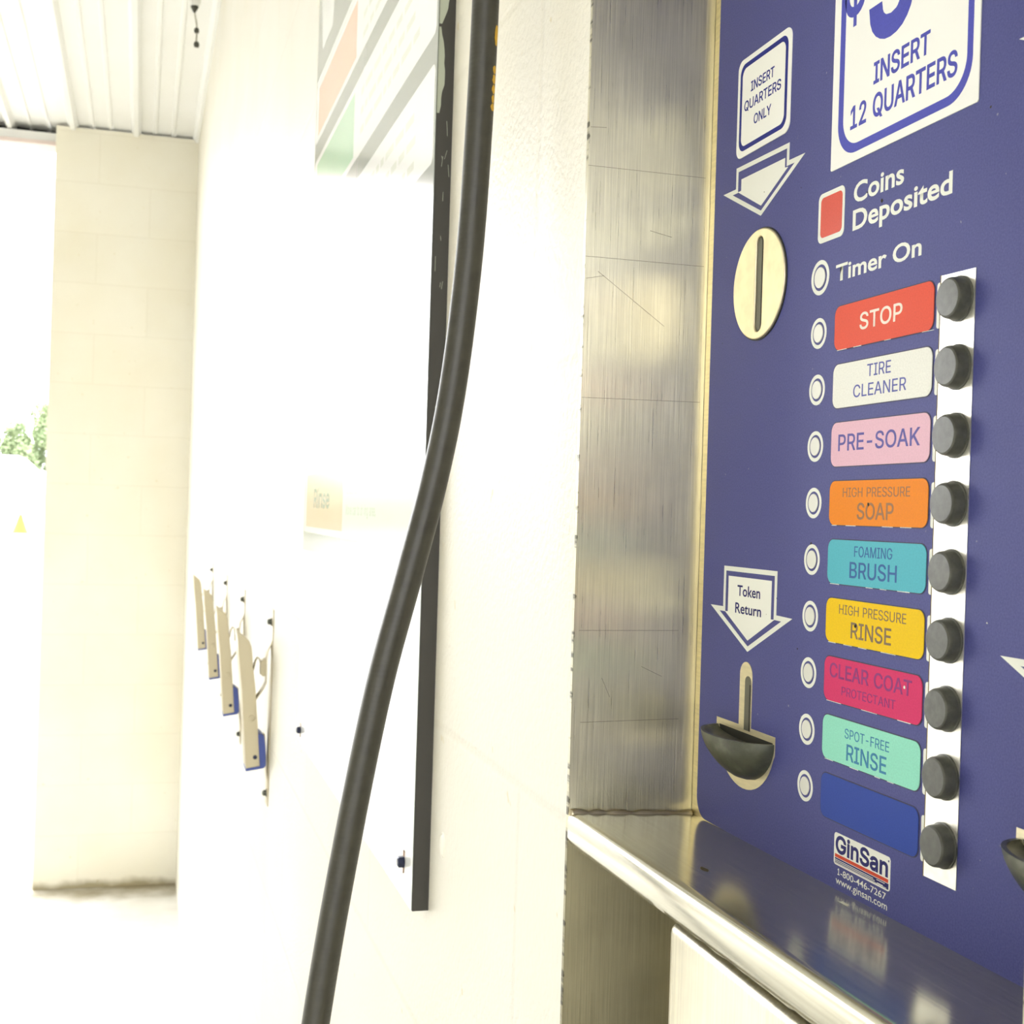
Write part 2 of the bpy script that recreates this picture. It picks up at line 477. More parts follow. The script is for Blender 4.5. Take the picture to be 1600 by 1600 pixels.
# ------------------------------------------------------------------ lettering
CAP=509
GLYPHS={
'$':(447,['64,60 91,31 128,9 172,-4 202,-7 202,-74 244,-74 244,-7 278,-4 323,11 360,34 386,64 403,99 408,139 405,171 395,198 359,238 312,264 264,279 244,284 244,456 267,453 302,437 326,412 337,378 401,378 394,415 377,449 351,476 316,498 275,511 244,514 244,583 202,583 202,513 180,511 138,498 102,476 75,448 58,413 52,372 60,326 86,289 128,260 184,239 202,234 202,53 166,59 142,71 123,88 110,110 104,137 38,137 46,96', '119,352 115,376 118,398 129,418 145,435 167,448 194,456 202,457 202,296 169,308 131,334', '311,74 286,60 257,52 244,51 244,222 296,205 332,179 342,161 346,139 341,114 329,92']),
'-':(453,['114,244 114,188 337,188 337,244']),
'.':(188,['50,41 53,24 63,9 78,-1 95,-4 113,-1 128,9 138,24 141,41 138,59 128,73 113,83 95,87 78,83 63,73 53,59']),
'1':(453,['198,509 86,427 86,358 209,448 212,55 76,55 76,0 391,0 391,55 276,55 276,509']),
'2':(453,['130,390 139,413 153,433 172,447 196,457 224,460 273,449 293,436 308,419 317,397 320,371 311,327 282,282 234,229 64,47 64,0 389,0 389,57 153,57 267,180 336,259 371,318 381,372 376,411 361,445 337,474 306,497 268,511 225,516 182,511 143,496 111,473 86,442 71,405 66,362 127,362']),
'3':(453,['98,30 133,10 173,-3 218,-7 266,-2 309,12 344,36 370,66 387,103 393,145 387,186 371,222 344,253 308,276 264,288 221,289 372,461 372,509 70,509 70,452 288,452 288,448 157,299 157,248 201,248 242,244 275,234 299,217 316,196 326,172 329,145 325,116 315,93 297,74 275,61 219,50 165,59 144,71 126,87 115,107 109,132 44,132 52,91 70,57']),
'A':(480,['16,0 85,0 135,142 344,142 395,0 463,0 276,509 201,509', '191,302 213,371 239,456 264,372 287,302 324,199 155,199']),
'B':(456,['125,57 125,231 248,231 279,228 306,218 327,203 342,184 352,161 355,137 349,105 330,80 296,63 245,57', '60,509 60,0 247,0 301,4 344,18 377,39 400,67 413,100 418,136 414,173 402,203 385,227 363,245 339,257 315,262 315,267 356,286 387,320 395,344 398,374 394,410 381,442 359,469 329,491 289,504 241,509', '125,285 125,452 240,452 283,446 313,429 330,403 336,372 333,348 323,326 308,309 288,296 238,285']),
'C':(510,['44,203 53,157 70,115 92,79 119,49 150,25 186,7 225,-3 267,-7 305,-4 341,5 373,19 402,38 428,62 448,91 463,124 473,160 408,160 389,114 357,81 315,60 267,53 223,59 184,76 151,105 125,145 109,194 103,254 109,314 125,364 150,403 184,432 223,450 267,456 315,449 357,428 389,395 408,348 473,348 463,385 448,418 427,447 402,471 373,490 340,504 267,516 225,512 186,501 150,484 119,459 92,429 70,393 53,352 44,305 40,254']),
'E':(419,['125,57 125,229 355,229 355,286 125,286 125,452 372,452 372,509 60,509 60,0 375,0 375,57']),
'F':(410,['125,0 125,221 346,221 346,278 125,278 125,452 369,452 369,509 60,509 60,0']),
'G':(520,['69,116 91,79 118,49 149,25 185,7 225,-3 269,-7 326,0 377,19 419,50 451,91 471,141 478,200 478,256 283,256 283,199 415,199 410,160 396,123 374,93 345,71 309,57 269,53 224,59 184,76 151,105 125,145 109,194 103,254 109,314 125,364 150,404 183,432 222,450 265,456 315,448 356,427 387,393 408,349 474,349 465,384 449,416 429,445 403,469 374,489 340,504 304,513 265,516 223,512 184,501 149,484 117,459 91,429 69,393 53,352 43,305 40,254 43,203 53,157']),
'H':(517,['60,0 125,0 125,232 392,232 392,0 457,0 457,509 392,509 392,289 125,289 125,509 60,509']),
'I':(300,['31,57 31,0 269,0 269,57 183,57 183,452 269,452 269,509 31,509 31,452 118,452 118,57']),
'K':(467,['60,509 60,0 125,0 125,167 198,245 372,0 449,0 243,289 448,509 364,509 174,303 139,261 124,242 125,334 125,509']),
'L':(393,['60,509 60,0 361,0 361,57 125,57 125,509']),
'M':(628,['122,0 122,328 120,416 120,435 159,321 170,291 286,0 342,0 456,291 482,363 498,409 507,436 506,413 504,327 504,0 568,0 568,509 476,509 352,187 342,158 318,83 315,73 311,84 299,123 287,159 277,187 152,509 60,509 60,0']),
'N':(523,['120,431 148,381 177,331 202,290 387,0 463,0 463,509 399,509 399,157 401,108 403,76 388,107 363,151 136,509 60,509 60,0 125,0 125,291']),
'O':(533,['70,115 92,79 119,49 150,25 186,7 225,-3 267,-7 309,-3 348,7 384,25 415,49 442,79 464,115 480,157 490,203 493,254 490,305 480,352 464,393 442,429 415,459 384,484 348,501 309,512 267,516 225,512 186,501 150,484 119,459 92,429 70,393 53,352 44,305 40,254 44,203 53,157', '125,144 109,194 103,254 109,314 125,364 151,404 184,433 223,450 267,456 310,450 349,433 383,404 408,365 425,314 430,254 425,194 408,144 383,105 349,76 310,59 267,53 223,59 184,76 151,105']),
'P':(445,['60,509 60,0 125,0 125,186 235,186 289,191 332,207 366,233 390,265 404,304 409,348 404,391 390,430 366,462 332,487 289,503 235,509', '125,242 125,452 232,452 268,449 297,439 318,423 333,402 342,376 344,348 342,319 333,294 318,272 297,256 269,246 233,242']),
'Q':(533,['70,115 92,79 119,49 150,25 186,7 225,-3 267,-7 309,-3 348,7 357,12 401,-48 468,-48 403,40 415,49 442,79 464,115 480,157 490,203 493,254 490,305 480,352 464,393 442,429 415,459 384,484 348,501 309,512 267,516 225,512 186,501 150,484 119,459 92,429 70,393 53,352 44,305 40,254 44,203 53,157', '125,144 109,194 103,254 109,314 125,364 151,404 184,433 223,450 267,456 310,450 349,433 383,404 408,365 425,314 430,254 425,194 408,144 383,105 365,90 313,159 245,159 318,63 310,59 267,53 223,59 184,76 151,105']),
'R':(449,['60,509 60,0 125,0 125,198 236,198 246,199 353,0 428,0 313,211 333,217 367,240 390,271 405,309 409,352 405,395 390,433 367,465 333,489 290,504 236,509', '125,255 125,452 233,452 269,449 298,440 319,425 334,405 342,380 345,352 342,324 334,300 319,281 298,267 269,258 234,255']),
'S':(447,['64,60 91,31 128,9 172,-4 224,-9 278,-4 323,11 360,34 386,64 403,99 408,139 405,171 395,198 359,238 312,264 264,279 212,293 169,308 131,334 119,352 115,376 118,398 129,418 145,435 167,448 194,456 225,459 267,453 302,437 326,412 337,378 401,378 394,415 377,449 351,476 316,498 275,511 227,516 180,511 138,498 102,476 75,448 58,413 52,372 60,326 86,289 128,260 184,239 245,222 296,205 332,179 342,161 346,139 341,114 329,92 311,74 286,60 257,52 224,49 166,59 142,71 123,88 110,110 104,137 38,137 46,96']),
'T':(449,['32,509 32,452 193,452 193,0 257,0 257,452 417,452 417,509']),
'U':(517,['60,509 60,173 66,124 85,80 114,43 154,15 203,-2 259,-8 315,-2 363,15 403,43 433,80 451,124 457,173 457,509 393,509 393,178 389,144 377,113 357,87 331,68 298,56 259,52 220,56 187,68 160,87 141,113 128,144 124,178 124,509']),
'W':(686,['16,509 155,0 230,0 318,323 335,395 343,437 351,391 368,323 455,0 530,0 670,509 603,509 510,145 492,62 486,94 462,196 380,509 306,509 211,145 193,61 187,94 163,196 82,509']),
'Y':(472,['91,509 16,509 203,208 203,0 268,0 268,208 455,509 381,509 280,344 251,293 237,260 222,292 192,344']),
'a':(389,['30,108 35,73 48,45 68,22 94,5 126,-5 160,-9 215,1 252,25 272,52 277,52 277,0 337,0 337,251 333,290 322,320 306,343 286,360 239,379 194,384 133,375 104,364 79,346 57,322 41,291 100,274 118,301 149,322 196,331 240,322 267,297 276,257 273,243 265,235 234,227 178,220 125,211 78,193 58,179 43,161 34,138', '92,105 95,124 103,139 134,159 175,168 200,171 231,176 259,182 276,190 276,138 272,115 263,93 248,74 228,59 202,49 170,45 130,52 102,72']),
'c':(396,['34,187 40,133 56,85 82,46 117,16 159,-2 207,-8 261,-1 306,21 341,56 363,102 304,117 292,89 271,66 243,52 207,46 173,51 145,66 124,89 108,117 99,151 96,187 99,224 108,258 124,287 145,310 173,325 207,330 242,325 270,311 290,289 303,262 362,277 340,322 305,356 260,377 207,384 159,378 117,360 82,330 56,291 40,243']),
'd':(424,['39,133 55,84 79,45 111,16 151,-2 195,-8 227,-5 252,4 287,31 307,59 313,59 313,0 372,0 372,509 311,509 311,319 306,319 287,346 253,373 228,381 196,384 151,378 112,361 79,332 55,293 39,245 34,189', '109,117 99,151 96,189 99,227 108,261 124,290 145,311 172,325 205,330 237,325 263,312 284,291 300,263 309,229 312,189 309,150 299,115 284,86 263,65 236,51 205,47 172,51 145,66 124,88']),
'e':(404,['34,187 40,132 56,85 82,46 117,16 161,-2 212,-8 249,-5 283,4 311,19 335,39 353,63 365,91 306,105 285,73 254,53 212,46 179,50 151,61 128,80 110,106 100,139 97,169 371,169 371,194 368,242 357,282 341,315 319,341 294,361 266,374 205,384 157,378 115,359 81,329 55,290 39,242', '146,313 173,326 205,330 237,326 263,314 283,294 298,269 307,237 308,221 97,221 99,241 109,270 125,294']),
'f':(254,['142,0 142,327 228,327 228,379 142,379 142,419 145,443 154,460 171,470 195,474 215,472 227,468 243,521 222,527 187,530 135,519 113,505 96,486 84,461 81,432 81,379 6,379 6,327 81,327 81,0']),
'g':(425,['101,-41 51,-69 82,-110 134,-140 168,-148 207,-151 251,-147 291,-136 324,-117 350,-90 367,-54 372,-9 372,379 313,379 313,319 308,319 288,346 253,373 228,382 196,384 152,378 112,361 80,332 55,293 39,246 34,191 39,136 55,90 80,53 113,27 152,10 195,5 227,8 252,16 287,41 306,68 311,68 311,-6 304,-47 282,-75 249,-92 207,-97 154,-88 122,-66', '109,123 99,155 96,193 99,229 109,262 124,290 145,312 172,325 205,330 237,325 264,312 285,291 300,264 309,231 312,193 309,154 300,121 285,95 264,75 237,63 205,59 172,63 145,76 124,96']),
'i':(167,['67,446 84,443 100,446 114,455 123,468 126,483 123,499 114,512 100,521 84,524 67,521 54,512 44,499 41,483 44,468 54,455', '53,379 53,0 114,0 114,379']),
'm':(610,['132,346 118,323 112,306 112,379 53,379 53,0 114,0 114,238 117,266 126,289 140,307 158,320 199,330 229,326 253,311 269,288 274,260 274,0 335,0 335,247 345,290 374,320 395,328 419,330 447,326 473,313 490,289 496,254 496,0 557,0 557,255 553,296 541,328 522,354 497,372 468,383 437,386 381,375 337,343 322,321 317,308 309,331 287,361 257,380 219,386 172,376']),
'n':(410,['114,0 114,227 117,257 126,283 141,303 161,317 184,326 210,329 246,323 273,304 290,275 296,235 296,0 357,0 357,240 353,285 341,321 321,349 295,369 264,380 227,384 187,379 152,362 124,332 112,307 112,379 53,379 53,0']),
'o':(415,['40,133 56,85 82,46 117,16 159,-2 207,-8 256,-2 299,16 333,46 359,85 376,133 381,187 376,243 359,291 333,330 299,360 256,378 207,384 159,378 117,360 82,330 56,291 40,243 34,187', '108,117 99,151 96,187 99,224 108,258 124,287 145,310 173,325 207,330 242,325 270,310 292,287 307,258 316,224 319,187 316,151 307,117 292,89 270,66 242,51 207,46 173,51 145,66 124,89']),
'p':(424,['112,319 112,379 53,379 53,-143 114,-143 114,59 118,59 138,31 173,4 198,-5 229,-8 274,-2 313,16 346,45 370,84 385,133 390,189 385,245 370,293 345,332 313,361 274,378 229,384 197,381 171,373 137,346 118,319', '125,115 116,150 113,189 116,229 125,263 140,291 161,312 188,325 220,330 253,325 280,311 301,290 316,261 325,227 328,189 325,151 316,117 301,88 279,66 253,51 220,47 188,51 162,65 140,86']),
'r':(259,['112,321 112,379 53,379 53,0 114,0 114,237 117,262 126,284 140,301 159,315 182,323 207,326 230,324 243,322 243,384 229,384 213,385 181,380 152,367 130,347 115,321']),
's':(365,['62,38 84,18 112,3 145,-5 182,-8 223,-5 260,6 290,24 312,47 326,75 331,107 325,142 306,171 275,194 229,209 172,223 124,243 112,258 109,277 114,299 131,317 156,329 187,333 219,328 243,316 258,298 268,277 324,290 299,339 279,358 254,372 223,381 187,384 149,381 115,370 87,354 65,332 51,305 47,274 53,237 72,208 104,186 149,170 212,155 237,147 254,136 265,121 268,103 262,81 244,62 217,50 181,45 150,49 124,60 105,79 94,107 36,94 45,63']),
't':(227,['65,93 72,52 92,21 125,2 168,-4 192,-3 213,2 202,54 185,51 170,50 150,53 136,61 128,76 126,98 126,327 204,327 204,379 126,379 126,471 65,471 65,379 6,379 6,327 65,327']),
'v':(389,['187,87 165,155 84,379 17,379 163,0 226,0 371,379 305,379 224,155 203,87 195,59']),
'w':(567,['87,379 23,379 138,0 199,0 263,225 277,280 284,309 291,280 319,172 368,0 429,0 545,379 480,379 434,214 413,135 397,66 382,136 362,214 316,379 252,379 206,214 186,135 170,64 154,137']),
'y':(389,['71,-87 61,-86 47,-139 65,-143 91,-145 139,-136 177,-107 204,-58 371,379 305,379 224,155 202,87 195,60 187,87 165,155 84,379 17,379 163,-1 151,-36 130,-74 104,-89']),
}

def glyph_contours(text):
    out = []; x = 0
    for ch in text:
        if ch == ' ':
            x += 250
            continue
        adv, cs = GLYPHS[ch]
        for c in cs:
            out.append([(x + int(p.split(',')[0]), int(p.split(',')[1])) for p in c.split()])
        x += adv
    return out

def letters(text, s0, s1, base, cap, bold=0.0, w0=0.3, w1=0.36, shear=0.0):
    """plain grotesque capitals set between s0 and s1 on the given baseline; bold in mm"""
    cs = glyph_contours(text)
    xs = [p[0] for c in cs for p in c]
    k = (s1 - s0 - 2 * bold) / (max(xs) - min(xs)); x0 = min(xs); kz = (cap - 2 * bold) / CAP
    cs = [[(s0 + bold + (px - x0) * k + shear * pz * kz, base + bold + pz * kz) for px, pz in c] for c in cs]
    return curve_mesh(cs, w0, w1, 0.0, bold)

def humanist(text, s0, s1, base, cap, bold=0.0, w0=0.3, w1=0.36):
    """rounder built-in letters, fitted the same way"""
    cu = bpy.data.curves.new('t', 'FONT')
    cu.body = text
    cu.size = 10.0
    cu.offset = bold
    cu.resolution_u = 4
    o = bpy.data.objects.new('t', cu)
    me = bpy.data.meshes.new_from_object(o)
    bpy.data.objects.remove(o)
    cu2 = bpy.data.curves.new('t', 'FONT'); cu2.body = 'H'; cu2.size = 10.0
    o = bpy.data.objects.new('t', cu2); mh = bpy.data.meshes.new_from_object(o)
    h = max(v.co.y for v in mh.vertices)
    bpy.data.objects.remove(o); bpy.data.meshes.remove(mh)
    xs = [v.co.x for v in me.vertices]
    kx = (s1 - s0) / (max(xs) - min(xs)); kz = cap / (h + 2 * bold); x0 = min(xs)
    for v in me.vertices:
        v.co = (s0 + (v.co.x - x0) * kx, base + (v.co.y + bold) * kz, w1)
    return me

def lettering(fr, meshes, m, parent, name='lettering'):
    me = join(*meshes)
    me.transform(fr.m)
    me.materials.clear()
    return put(name, me, m, parent)

# ------------------------------------------------------------------ the bay
XW = 0.1838                     # face of the wall with the meter box
ZC = HC + 1.506                 # ceiling
YE = 5.48                       # face of the end pillars
HY0, HY1, HZ0, HZ1 = 0.2300, 0.5365, HC - 0.72, HC + 0.36

def structure(name, me, m, **kw):
    o = put(name, me, m, **kw)
    o['kind'] = 'structure'
    return o

structure('wall_right', boxes(((XW, -4.6, 0), (XW + 0.2, HY0, ZC + 0.05)), ((XW, HY1, 0), (XW + 0.2, YE, ZC + 0.05)),
                              ((XW, HY0, 0), (XW + 0.2, HY1, HZ0)), ((XW, HY0, HZ1), (XW + 0.2, HY1, ZC + 0.05))), M_wall)
structure('wall_back', boxes(((-0.372, YE, 0), (XW + 0.2, YE + 0.2, ZC)), ((-4.4, YE, 0), (-3.85, YE + 0.2, ZC))), M_pillar)
structure('wall_left', boxes(((-4.4, -4.6, 0), (-4.2, YE, ZC + 0.05))), M_left)
structure('floor', boxes(((-4.4, -4.6, -0.1), (XW + 0.2, YE + 0.3, 0))), M_floor)
structure('reflection_wall', boxes(((-40, -27, -0.05), (40, -26, 3.9))), mat('dark unseen reflection wall', (0.16, 0.14, 0.11, 1), 0.9))  # unseen wall added behind the camera to darken the jamb's reflection
structure('ground', boxes(((-60, -60, -0.2), (60, 140, -0.012))), M_ground)

def ceiling_mesh():
    """ribbed sheet: ribs run along the bay, sagging lip over the pillar"""
    prof = []
    pitch = 0.245; x = XW + 0.222
    xs = []
    k = 0
    while x > -4.3:
        prof += [(x, 0.0), (x - 0.070, 0.0), (x - 0.074, -0.006), (x - 0.084, -0.006), (x - 0.088, 0.0),
                 (x - 0.140, 0.0), (x - 0.144, -0.006), (x - 0.154, -0.006), (x - 0.158, 0.0),
                 (x - 0.204, 0.0), (x - 0.216, -0.026), (x - 0.233, -0.026)]
        x -= pitch
    bm = bmesh.new()
    rows = []
    for y in (-4.7, YE + 0.14):
        rows.append([bm.verts.new((px, y, ZC + pz + 0.012)) for px, pz in prof])
    top = []
    for y in (-4.7, YE + 0.14):
        top.append([bm.verts.new((px, y, ZC + pz + 0.0145)) for px, pz in prof])
    for i in range(len(prof) - 1):
        bm.faces.new((rows[0][i], rows[0][i + 1], rows[1][i + 1], rows[1][i]))
        bm.faces.new((top[0][i], top[1][i], top[1][i + 1], top[0][i + 1]))
        for r in (0, 1):
            bm.faces.new((rows[r][i], top[r][i], top[r][i + 1], rows[r][i + 1]))
    return bm_mesh(bm)
structure('ceiling', ceiling_mesh(), M_ceil)
structure('roof', boxes(((-4.5, -4.8, ZC + 0.06), (XW + 0.3, YE + 0.35, ZC + 0.1))), M_ceil)
M_header = mat('white header beam', (0.85, 0.85, 0.83, 1), 0.5)
M_pink = mat('red primed flange', (0.74, 0.62, 0.58, 1), 0.6)
structure('trim_1', boxes(((-3.85, YE + 0.06, HC + 1.452), (-0.372, YE + 0.16, HC + 1.488))), M_header)
structure('header_gap_shade', boxes(((-3.85, YE + 0.17, HC + 1.470), (-0.372, YE + 0.19, HC + 1.56))), mat('dark shade above header', (0.03, 0.028, 0.02, 1), 0.8))  # dark strip painted in for the shadow gap above the header beam
structure('trim_2', boxes(((-3.85, YE + 0.05, HC + 1.436), (-0.372, YE + 0.17, HC + 1.452))), M_pink)

# ------------------------------------------------------------------ beyond the far opening
def leafy(name, x, y, z, rx, ry, rz, n, size, label, seed):
    rnd = random.Random(seed)
    root = empty(name, (x, y, 0), label, 'tree', 'trees beyond the car wash')
    bm = bmesh.new()
    blobs = [(rnd.gauss(0, .45), rnd.gauss(0, .35), rnd.gauss(0, .45), rnd.uniform(.25, .5)) for _ in range(22)]
    for _ in range(n):
        bx, by, bz, br = rnd.choice(blobs)
        d = Vector((rnd.gauss(0, 1), rnd.gauss(0, 1), rnd.gauss(0, 1))).normalized() * br * rnd.uniform(.55, 1)
        c = Vector((x + (bx + d.x) * rx, y + (by + d.y) * ry, z + (bz + d.z) * rz))
        a = Vector((rnd.gauss(0, 1), rnd.gauss(0, 1), rnd.gauss(0, 1))).normalized()
        b = a.orthogonal().normalized()
        s = size * rnd.uniform(.6, 1.3)
        vs = [bm.verts.new(c + a * s), bm.verts.new(c + b * s * .5), bm.verts.new(c - a * s), bm.verts.new(c - b * s * .5)]
        bm.faces.new(vs)
    put('foliage', bm_mesh(bm), M_leaf, root)
    pts = [(x + .45, y, -0.02), (x + .5, y, z * .4), (x + .3, y, z * .75), (x, y, z)]
    put('trunk', tube_mesh(pts, .2, 10, radii=[.28, .22, .16, .06]), M_bark, root, smooth=True)
def b_leaf(nt, b):
    v = obj_coord(nt)
    n = noise(nt, v, 1.2, 3)
    nt.links.new(ramp(nt, n, [(0.3, (0.17, 0.23, 0.11)), (0.7, (0.34, 0.40, 0.22))]), b.inputs['Base Color'])
M_leaf = mat('leaves', rough=0.6, build=b_leaf)
M_bark = mat('bark', (0.18, 0.15, 0.12, 1), 0.9)
leafy('leafy_tree', -6.3, 92, HC + 3.9, 1.5, 1.5, 2.4, 5200, .16, 'light green leafy tree right behind the hip roof end, beside the pillar', 3)
leafy('leafy_tree', -8.6, 96, HC + 3.2, 1.6, 1.6, 1.6, 3600, .16, 'lower pale green tree left of the tall tree, behind the white house', 5)

def hedge():
    rnd = random.Random(21)
    bm = bmesh.new()
    for _ in range(5200):
        x = rnd.uniform(-30, -10.3); y = rnd.uniform(79, 84); h = 3.6 + 1.3 * math.sin(x * .9) + .8 * math.sin(x * 2.3)
        c = Vector((x, y, rnd.uniform(0, 1) * h)); a = Vector((rnd.gauss(0, 1), rnd.gauss(0, 1), rnd.gauss(0, 1))).normalized(); b = a.orthogonal().normalized()
        s = rnd.uniform(.25, .55)
        bm.faces.new([bm.verts.new(c + a * s), bm.verts.new(c + b * s * .6), bm.verts.new(c - a * s), bm.verts.new(c - b * s * .6)])
    return bm_mesh(bm)
structure('hedge', hedge(), M_leaf)
hs = empty('house', (-7, 78, 0), 'white low house with pale hipped roof seen far off through the opening', 'house')
M_house = mat('white siding', (0.85, 0.85, 0.84, 1), 0.6)
M_roof = mat('pale roof sheet', (0.75, 0.76, 0.76, 1), 0.5)
put('wall', boxes(((-9.4, 75.0, -0.05), (-4.6, 83, HC + 0.35))), M_house, hs)
bm = bmesh.new()
z0 = HC + 0.3; z1 = HC + 2.42
e = [bm.verts.new(p) for p in ((-9.8, 74.5, z0), (-4.45, 74.5, z0), (-4.45, 83.5, z0), (-9.8, 83.5, z0))]
r = [bm.verts.new(p) for p in ((-7.9, 76.6, z1), (-6.65, 76.6, z1), (-6.65, 81.4, z1), (-7.9, 81.4, z1))]
for k in range(4):
    bm.faces.new((e[k], e[(k + 1) % 4], r[(k + 1) % 4], r[k]))
bm.faces.new(r); bm.faces.new(list(reversed(e)))
put('roof', bm_mesh(bm), M_roof, hs)

M_cone = mat('yellow cone plastic', (0.20, 0.215, 0.008, 1), 0.5)
cn = empty('guard_cone', (-5.38, 64, 0), 'yellow cone standing on the bright paving beyond the opening', 'cone')
me = lathe([(0, 880), (45, 880), (70, 850), (330, 60), (335, 40), (0, 40)], 24)
me.transform(Matrix.Translation((-5.38, 64, -0.012)) @ Matrix.Scale(0.001, 4))
put('body', me, M_cone, cn, smooth=False)
put('base', boxes(((-5.78, 63.6, -0.012), (-4.98, 64.4, 0.035)), bevel=0.01), M_cone, cn)

# ------------------------------------------------------------------ meter box
BOX = empty('meter_box', (0.2425, 0.528, HC - 0.72), 'recessed stainless steel coin meter box with a navy button panel in the cream wall', 'coin meter')
X1 = 0.2425
def bpart(name, me, m, **kw):
    return put(name, me, m, BOX, **kw)
bpart('back_plate', boxes(((X1 + 0.004, 0.2330, HZ0), (X1 + 0.007, 0.5340, HZ1))), M_door)
bpart('side_plate', boxes(((XW, 0.5340, HC - .1385), (X1 + 0.007, 0.5365, HZ1))), M_jamb)
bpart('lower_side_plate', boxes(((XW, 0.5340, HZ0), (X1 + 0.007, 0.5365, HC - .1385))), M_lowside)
bpart('side_plate', boxes(((XW, 0.2300, HZ0), (X1 + 0.007, 0.2325, HZ1))), M_jamb)
bpart('top_plate', boxes(((XW, 0.2325, HZ1 - 0.0025), (X1 + 0.007, 0.5340, HZ1))), M_door)
bpart('bottom_plate', boxes(((XW, 0.2325, HZ0), (X1 + 0.007, 0.5340, HZ0 + 0.0025))), M_door)
flat('mounting_plate', PANEL, [rrect(-5.6, 294.5, -134, 350, 1)], -3.0, 0.0, M_plate, BOX)
flat('control_panel', PANEL, [rrect(0, 289, -131.6, 345, 9, 8)], 0.0, 0.35, M_navy, BOX)
tag(BOX.children[-1], 'navy blue printed panel')

# scratches across the far side plate (thin dark lines)
def jline(x0, z0, x1, z1, wdt=0.0005):
    bm = bmesh.new()
    d = Vector((x1 - x0, 0, z1 - z0)).normalized(); n = Vector((-d.z, 0, d.x)) * wdt / 2
    a = Vector((x0, 0.53398, HC + z0)); b = Vector((x1, 0.53398, HC + z1)); t = Vector((0, -0.00006, 0))
    vs = [bm.verts.new(p) for p in (a - n, b - n, b + n, a + n, a - n + t, b - n + t, b + n + t, a + n + t)]
    for idx in ((0, 1, 2, 3), (4, 5, 6, 7), (0, 1, 5, 4), (1, 2, 6, 5), (2, 3, 7, 6), (3, 0, 4, 7)):
        bm.faces.new([vs[i] for i in idx])
    return bm_mesh(bm)
M_scr = mat('dark scratch line', (0.22, 0.18, 0.12, 1), 0.6)
for a in ((.1840, .1541, .2400, .1541), (.1840, .1142, .2405, .1142), (.1842, .0522, .2405, .0530), (.1862, -.0501, .2334, -.0499), (.1880, -.0905, .2347, -.0896)):
    bpart('scratch', jline(*a, wdt=0.00018), M_scr)
for a in ((.1845, .171, .1920, .1715), (.190, .108, .222, .086), (.1846, .1045, .193, .1063), (.214, .128, .2245, .126), (.1975, -.071, .2015, -.0795), (.216, -.066, .226, -.0705)):
    bpart('scratch', jline(*a, wdt=0.00018), M_scr)

# ledge between panel and lower door: slightly tilted folded sheet
def ledge_mesh():
    prof = [(X1 + 0.0005, -.1322), (.1893, -.13003), (.1885, -.1300), (.1866, -.1299), (.1851, -.1304), (.1841, -.1316), (.1838, -.1332),
            (.1838, -.1408), (.1840, -.1414), (.1848, -.1432), (.1866, -.1446), (.1890, -.1449), (.1890, -.1440), (.1868, -.1436),
            (.1860, -.1420), (.1858, -.1335), (.1868, -.1324), (.1885, -.1320), (X1 + 0.0005, -.1342)]
    bm = bmesh.new()
    n = 60; rings = []
    for k in range(n + 1):
        t = k / n
        y = .5340 - t * (.5340 - .2325)
        rnd = random.Random(k * 13 + 5)
        ring = []
        for i, (x, z) in enumerate(prof):
            j = rnd.uniform(-.0005, .0005) if i in (10, 11) else 0.0
            ring.append(bm.verts.new((x, y, HC + z + 0.0155 * (0.5340 - y) + j)))
        rings.append(ring)
    m = len(prof)
    for a, b in zip(rings, rings[1:]):
        for i in range(m):
            bm.faces.new((a[i], a[(i + 1) % m], b[(i + 1) % m], b[i]))
    bm.faces.new(rings[0]); bm.faces.new(rings[-1])
    return bm_mesh(bm)
lg = bpart('ledge', ledge_mesh(), M_ledge, smooth=True)
lg.data.set_sharp_from_angle(angle=math.radians(33))
tag(lg, 'polished steel ledge with folded lip')
rnd = random.Random(3)
pts = [(.1845 + .0575 * k / 14, .5332 - rnd.uniform(0, .0006), HC - .1305 - .0022 * k / 14 + rnd.uniform(-.0004, .0006)) for k in range(15)]
bpart('weld_bead', tube_mesh(pts, .0018, 10, sub=4, radii=[.0018 * rnd.uniform(.85, 1.12) for _ in pts]), M_weld, smooth=True)
# grease smear and scuff on the ledge
M_grease = mat('dried grease', (0.06, 0.045, 0.02, 1), 0.5)
bm = bmesh.new()
def ledge_z(x, y):
    return HC - .1322 + (.1322 - .1300) * (X1 - x) / (X1 - .1885) + 0.0155 * (.5340 - y)
def speck(cx, cy, a, b, n=11, seed=1):
    rr = random.Random(seed)
    bm = bmesh.new()
    top = bm.verts.new((cx, cy, ledge_z(cx, cy) + .0004))
    ring = []
    for k in range(n):
        t = 2 * math.pi * k / n; q = rr.uniform(.55, 1.2)
        x = cx + a * q * math.cos(t); y = cy + b * q * math.sin(t)
        ring.append(bm.verts.new((x, y, ledge_z(x, y) + .00005)))
    for k in range(n):
        bm.faces.new((top, ring[k], ring[(k + 1) % n]))
    return bm_mesh(bm)
bpart('grease_spot', speck(.2043, .4372, .0016, .0042, 11, 4), M_grease, smooth=True)
M_chip = mat('pale scrape', (0.75, 0.74, 0.6, 1), 0.4)
bpart('scrape', speck(.2350, .3905, .0012, .0035, 9, 8), M_chip, smooth=True)

# lower door
dr = bpart('door', boxes(((.2062, .2500, HZ0 + .02), (.2424, .4735, HC - .1592)), bevel=.0045, seg=4), M_door, smooth=False)
tag(dr, 'bright brushed steel lower door')
for p in dr.data.polygons: p.use_smooth = True

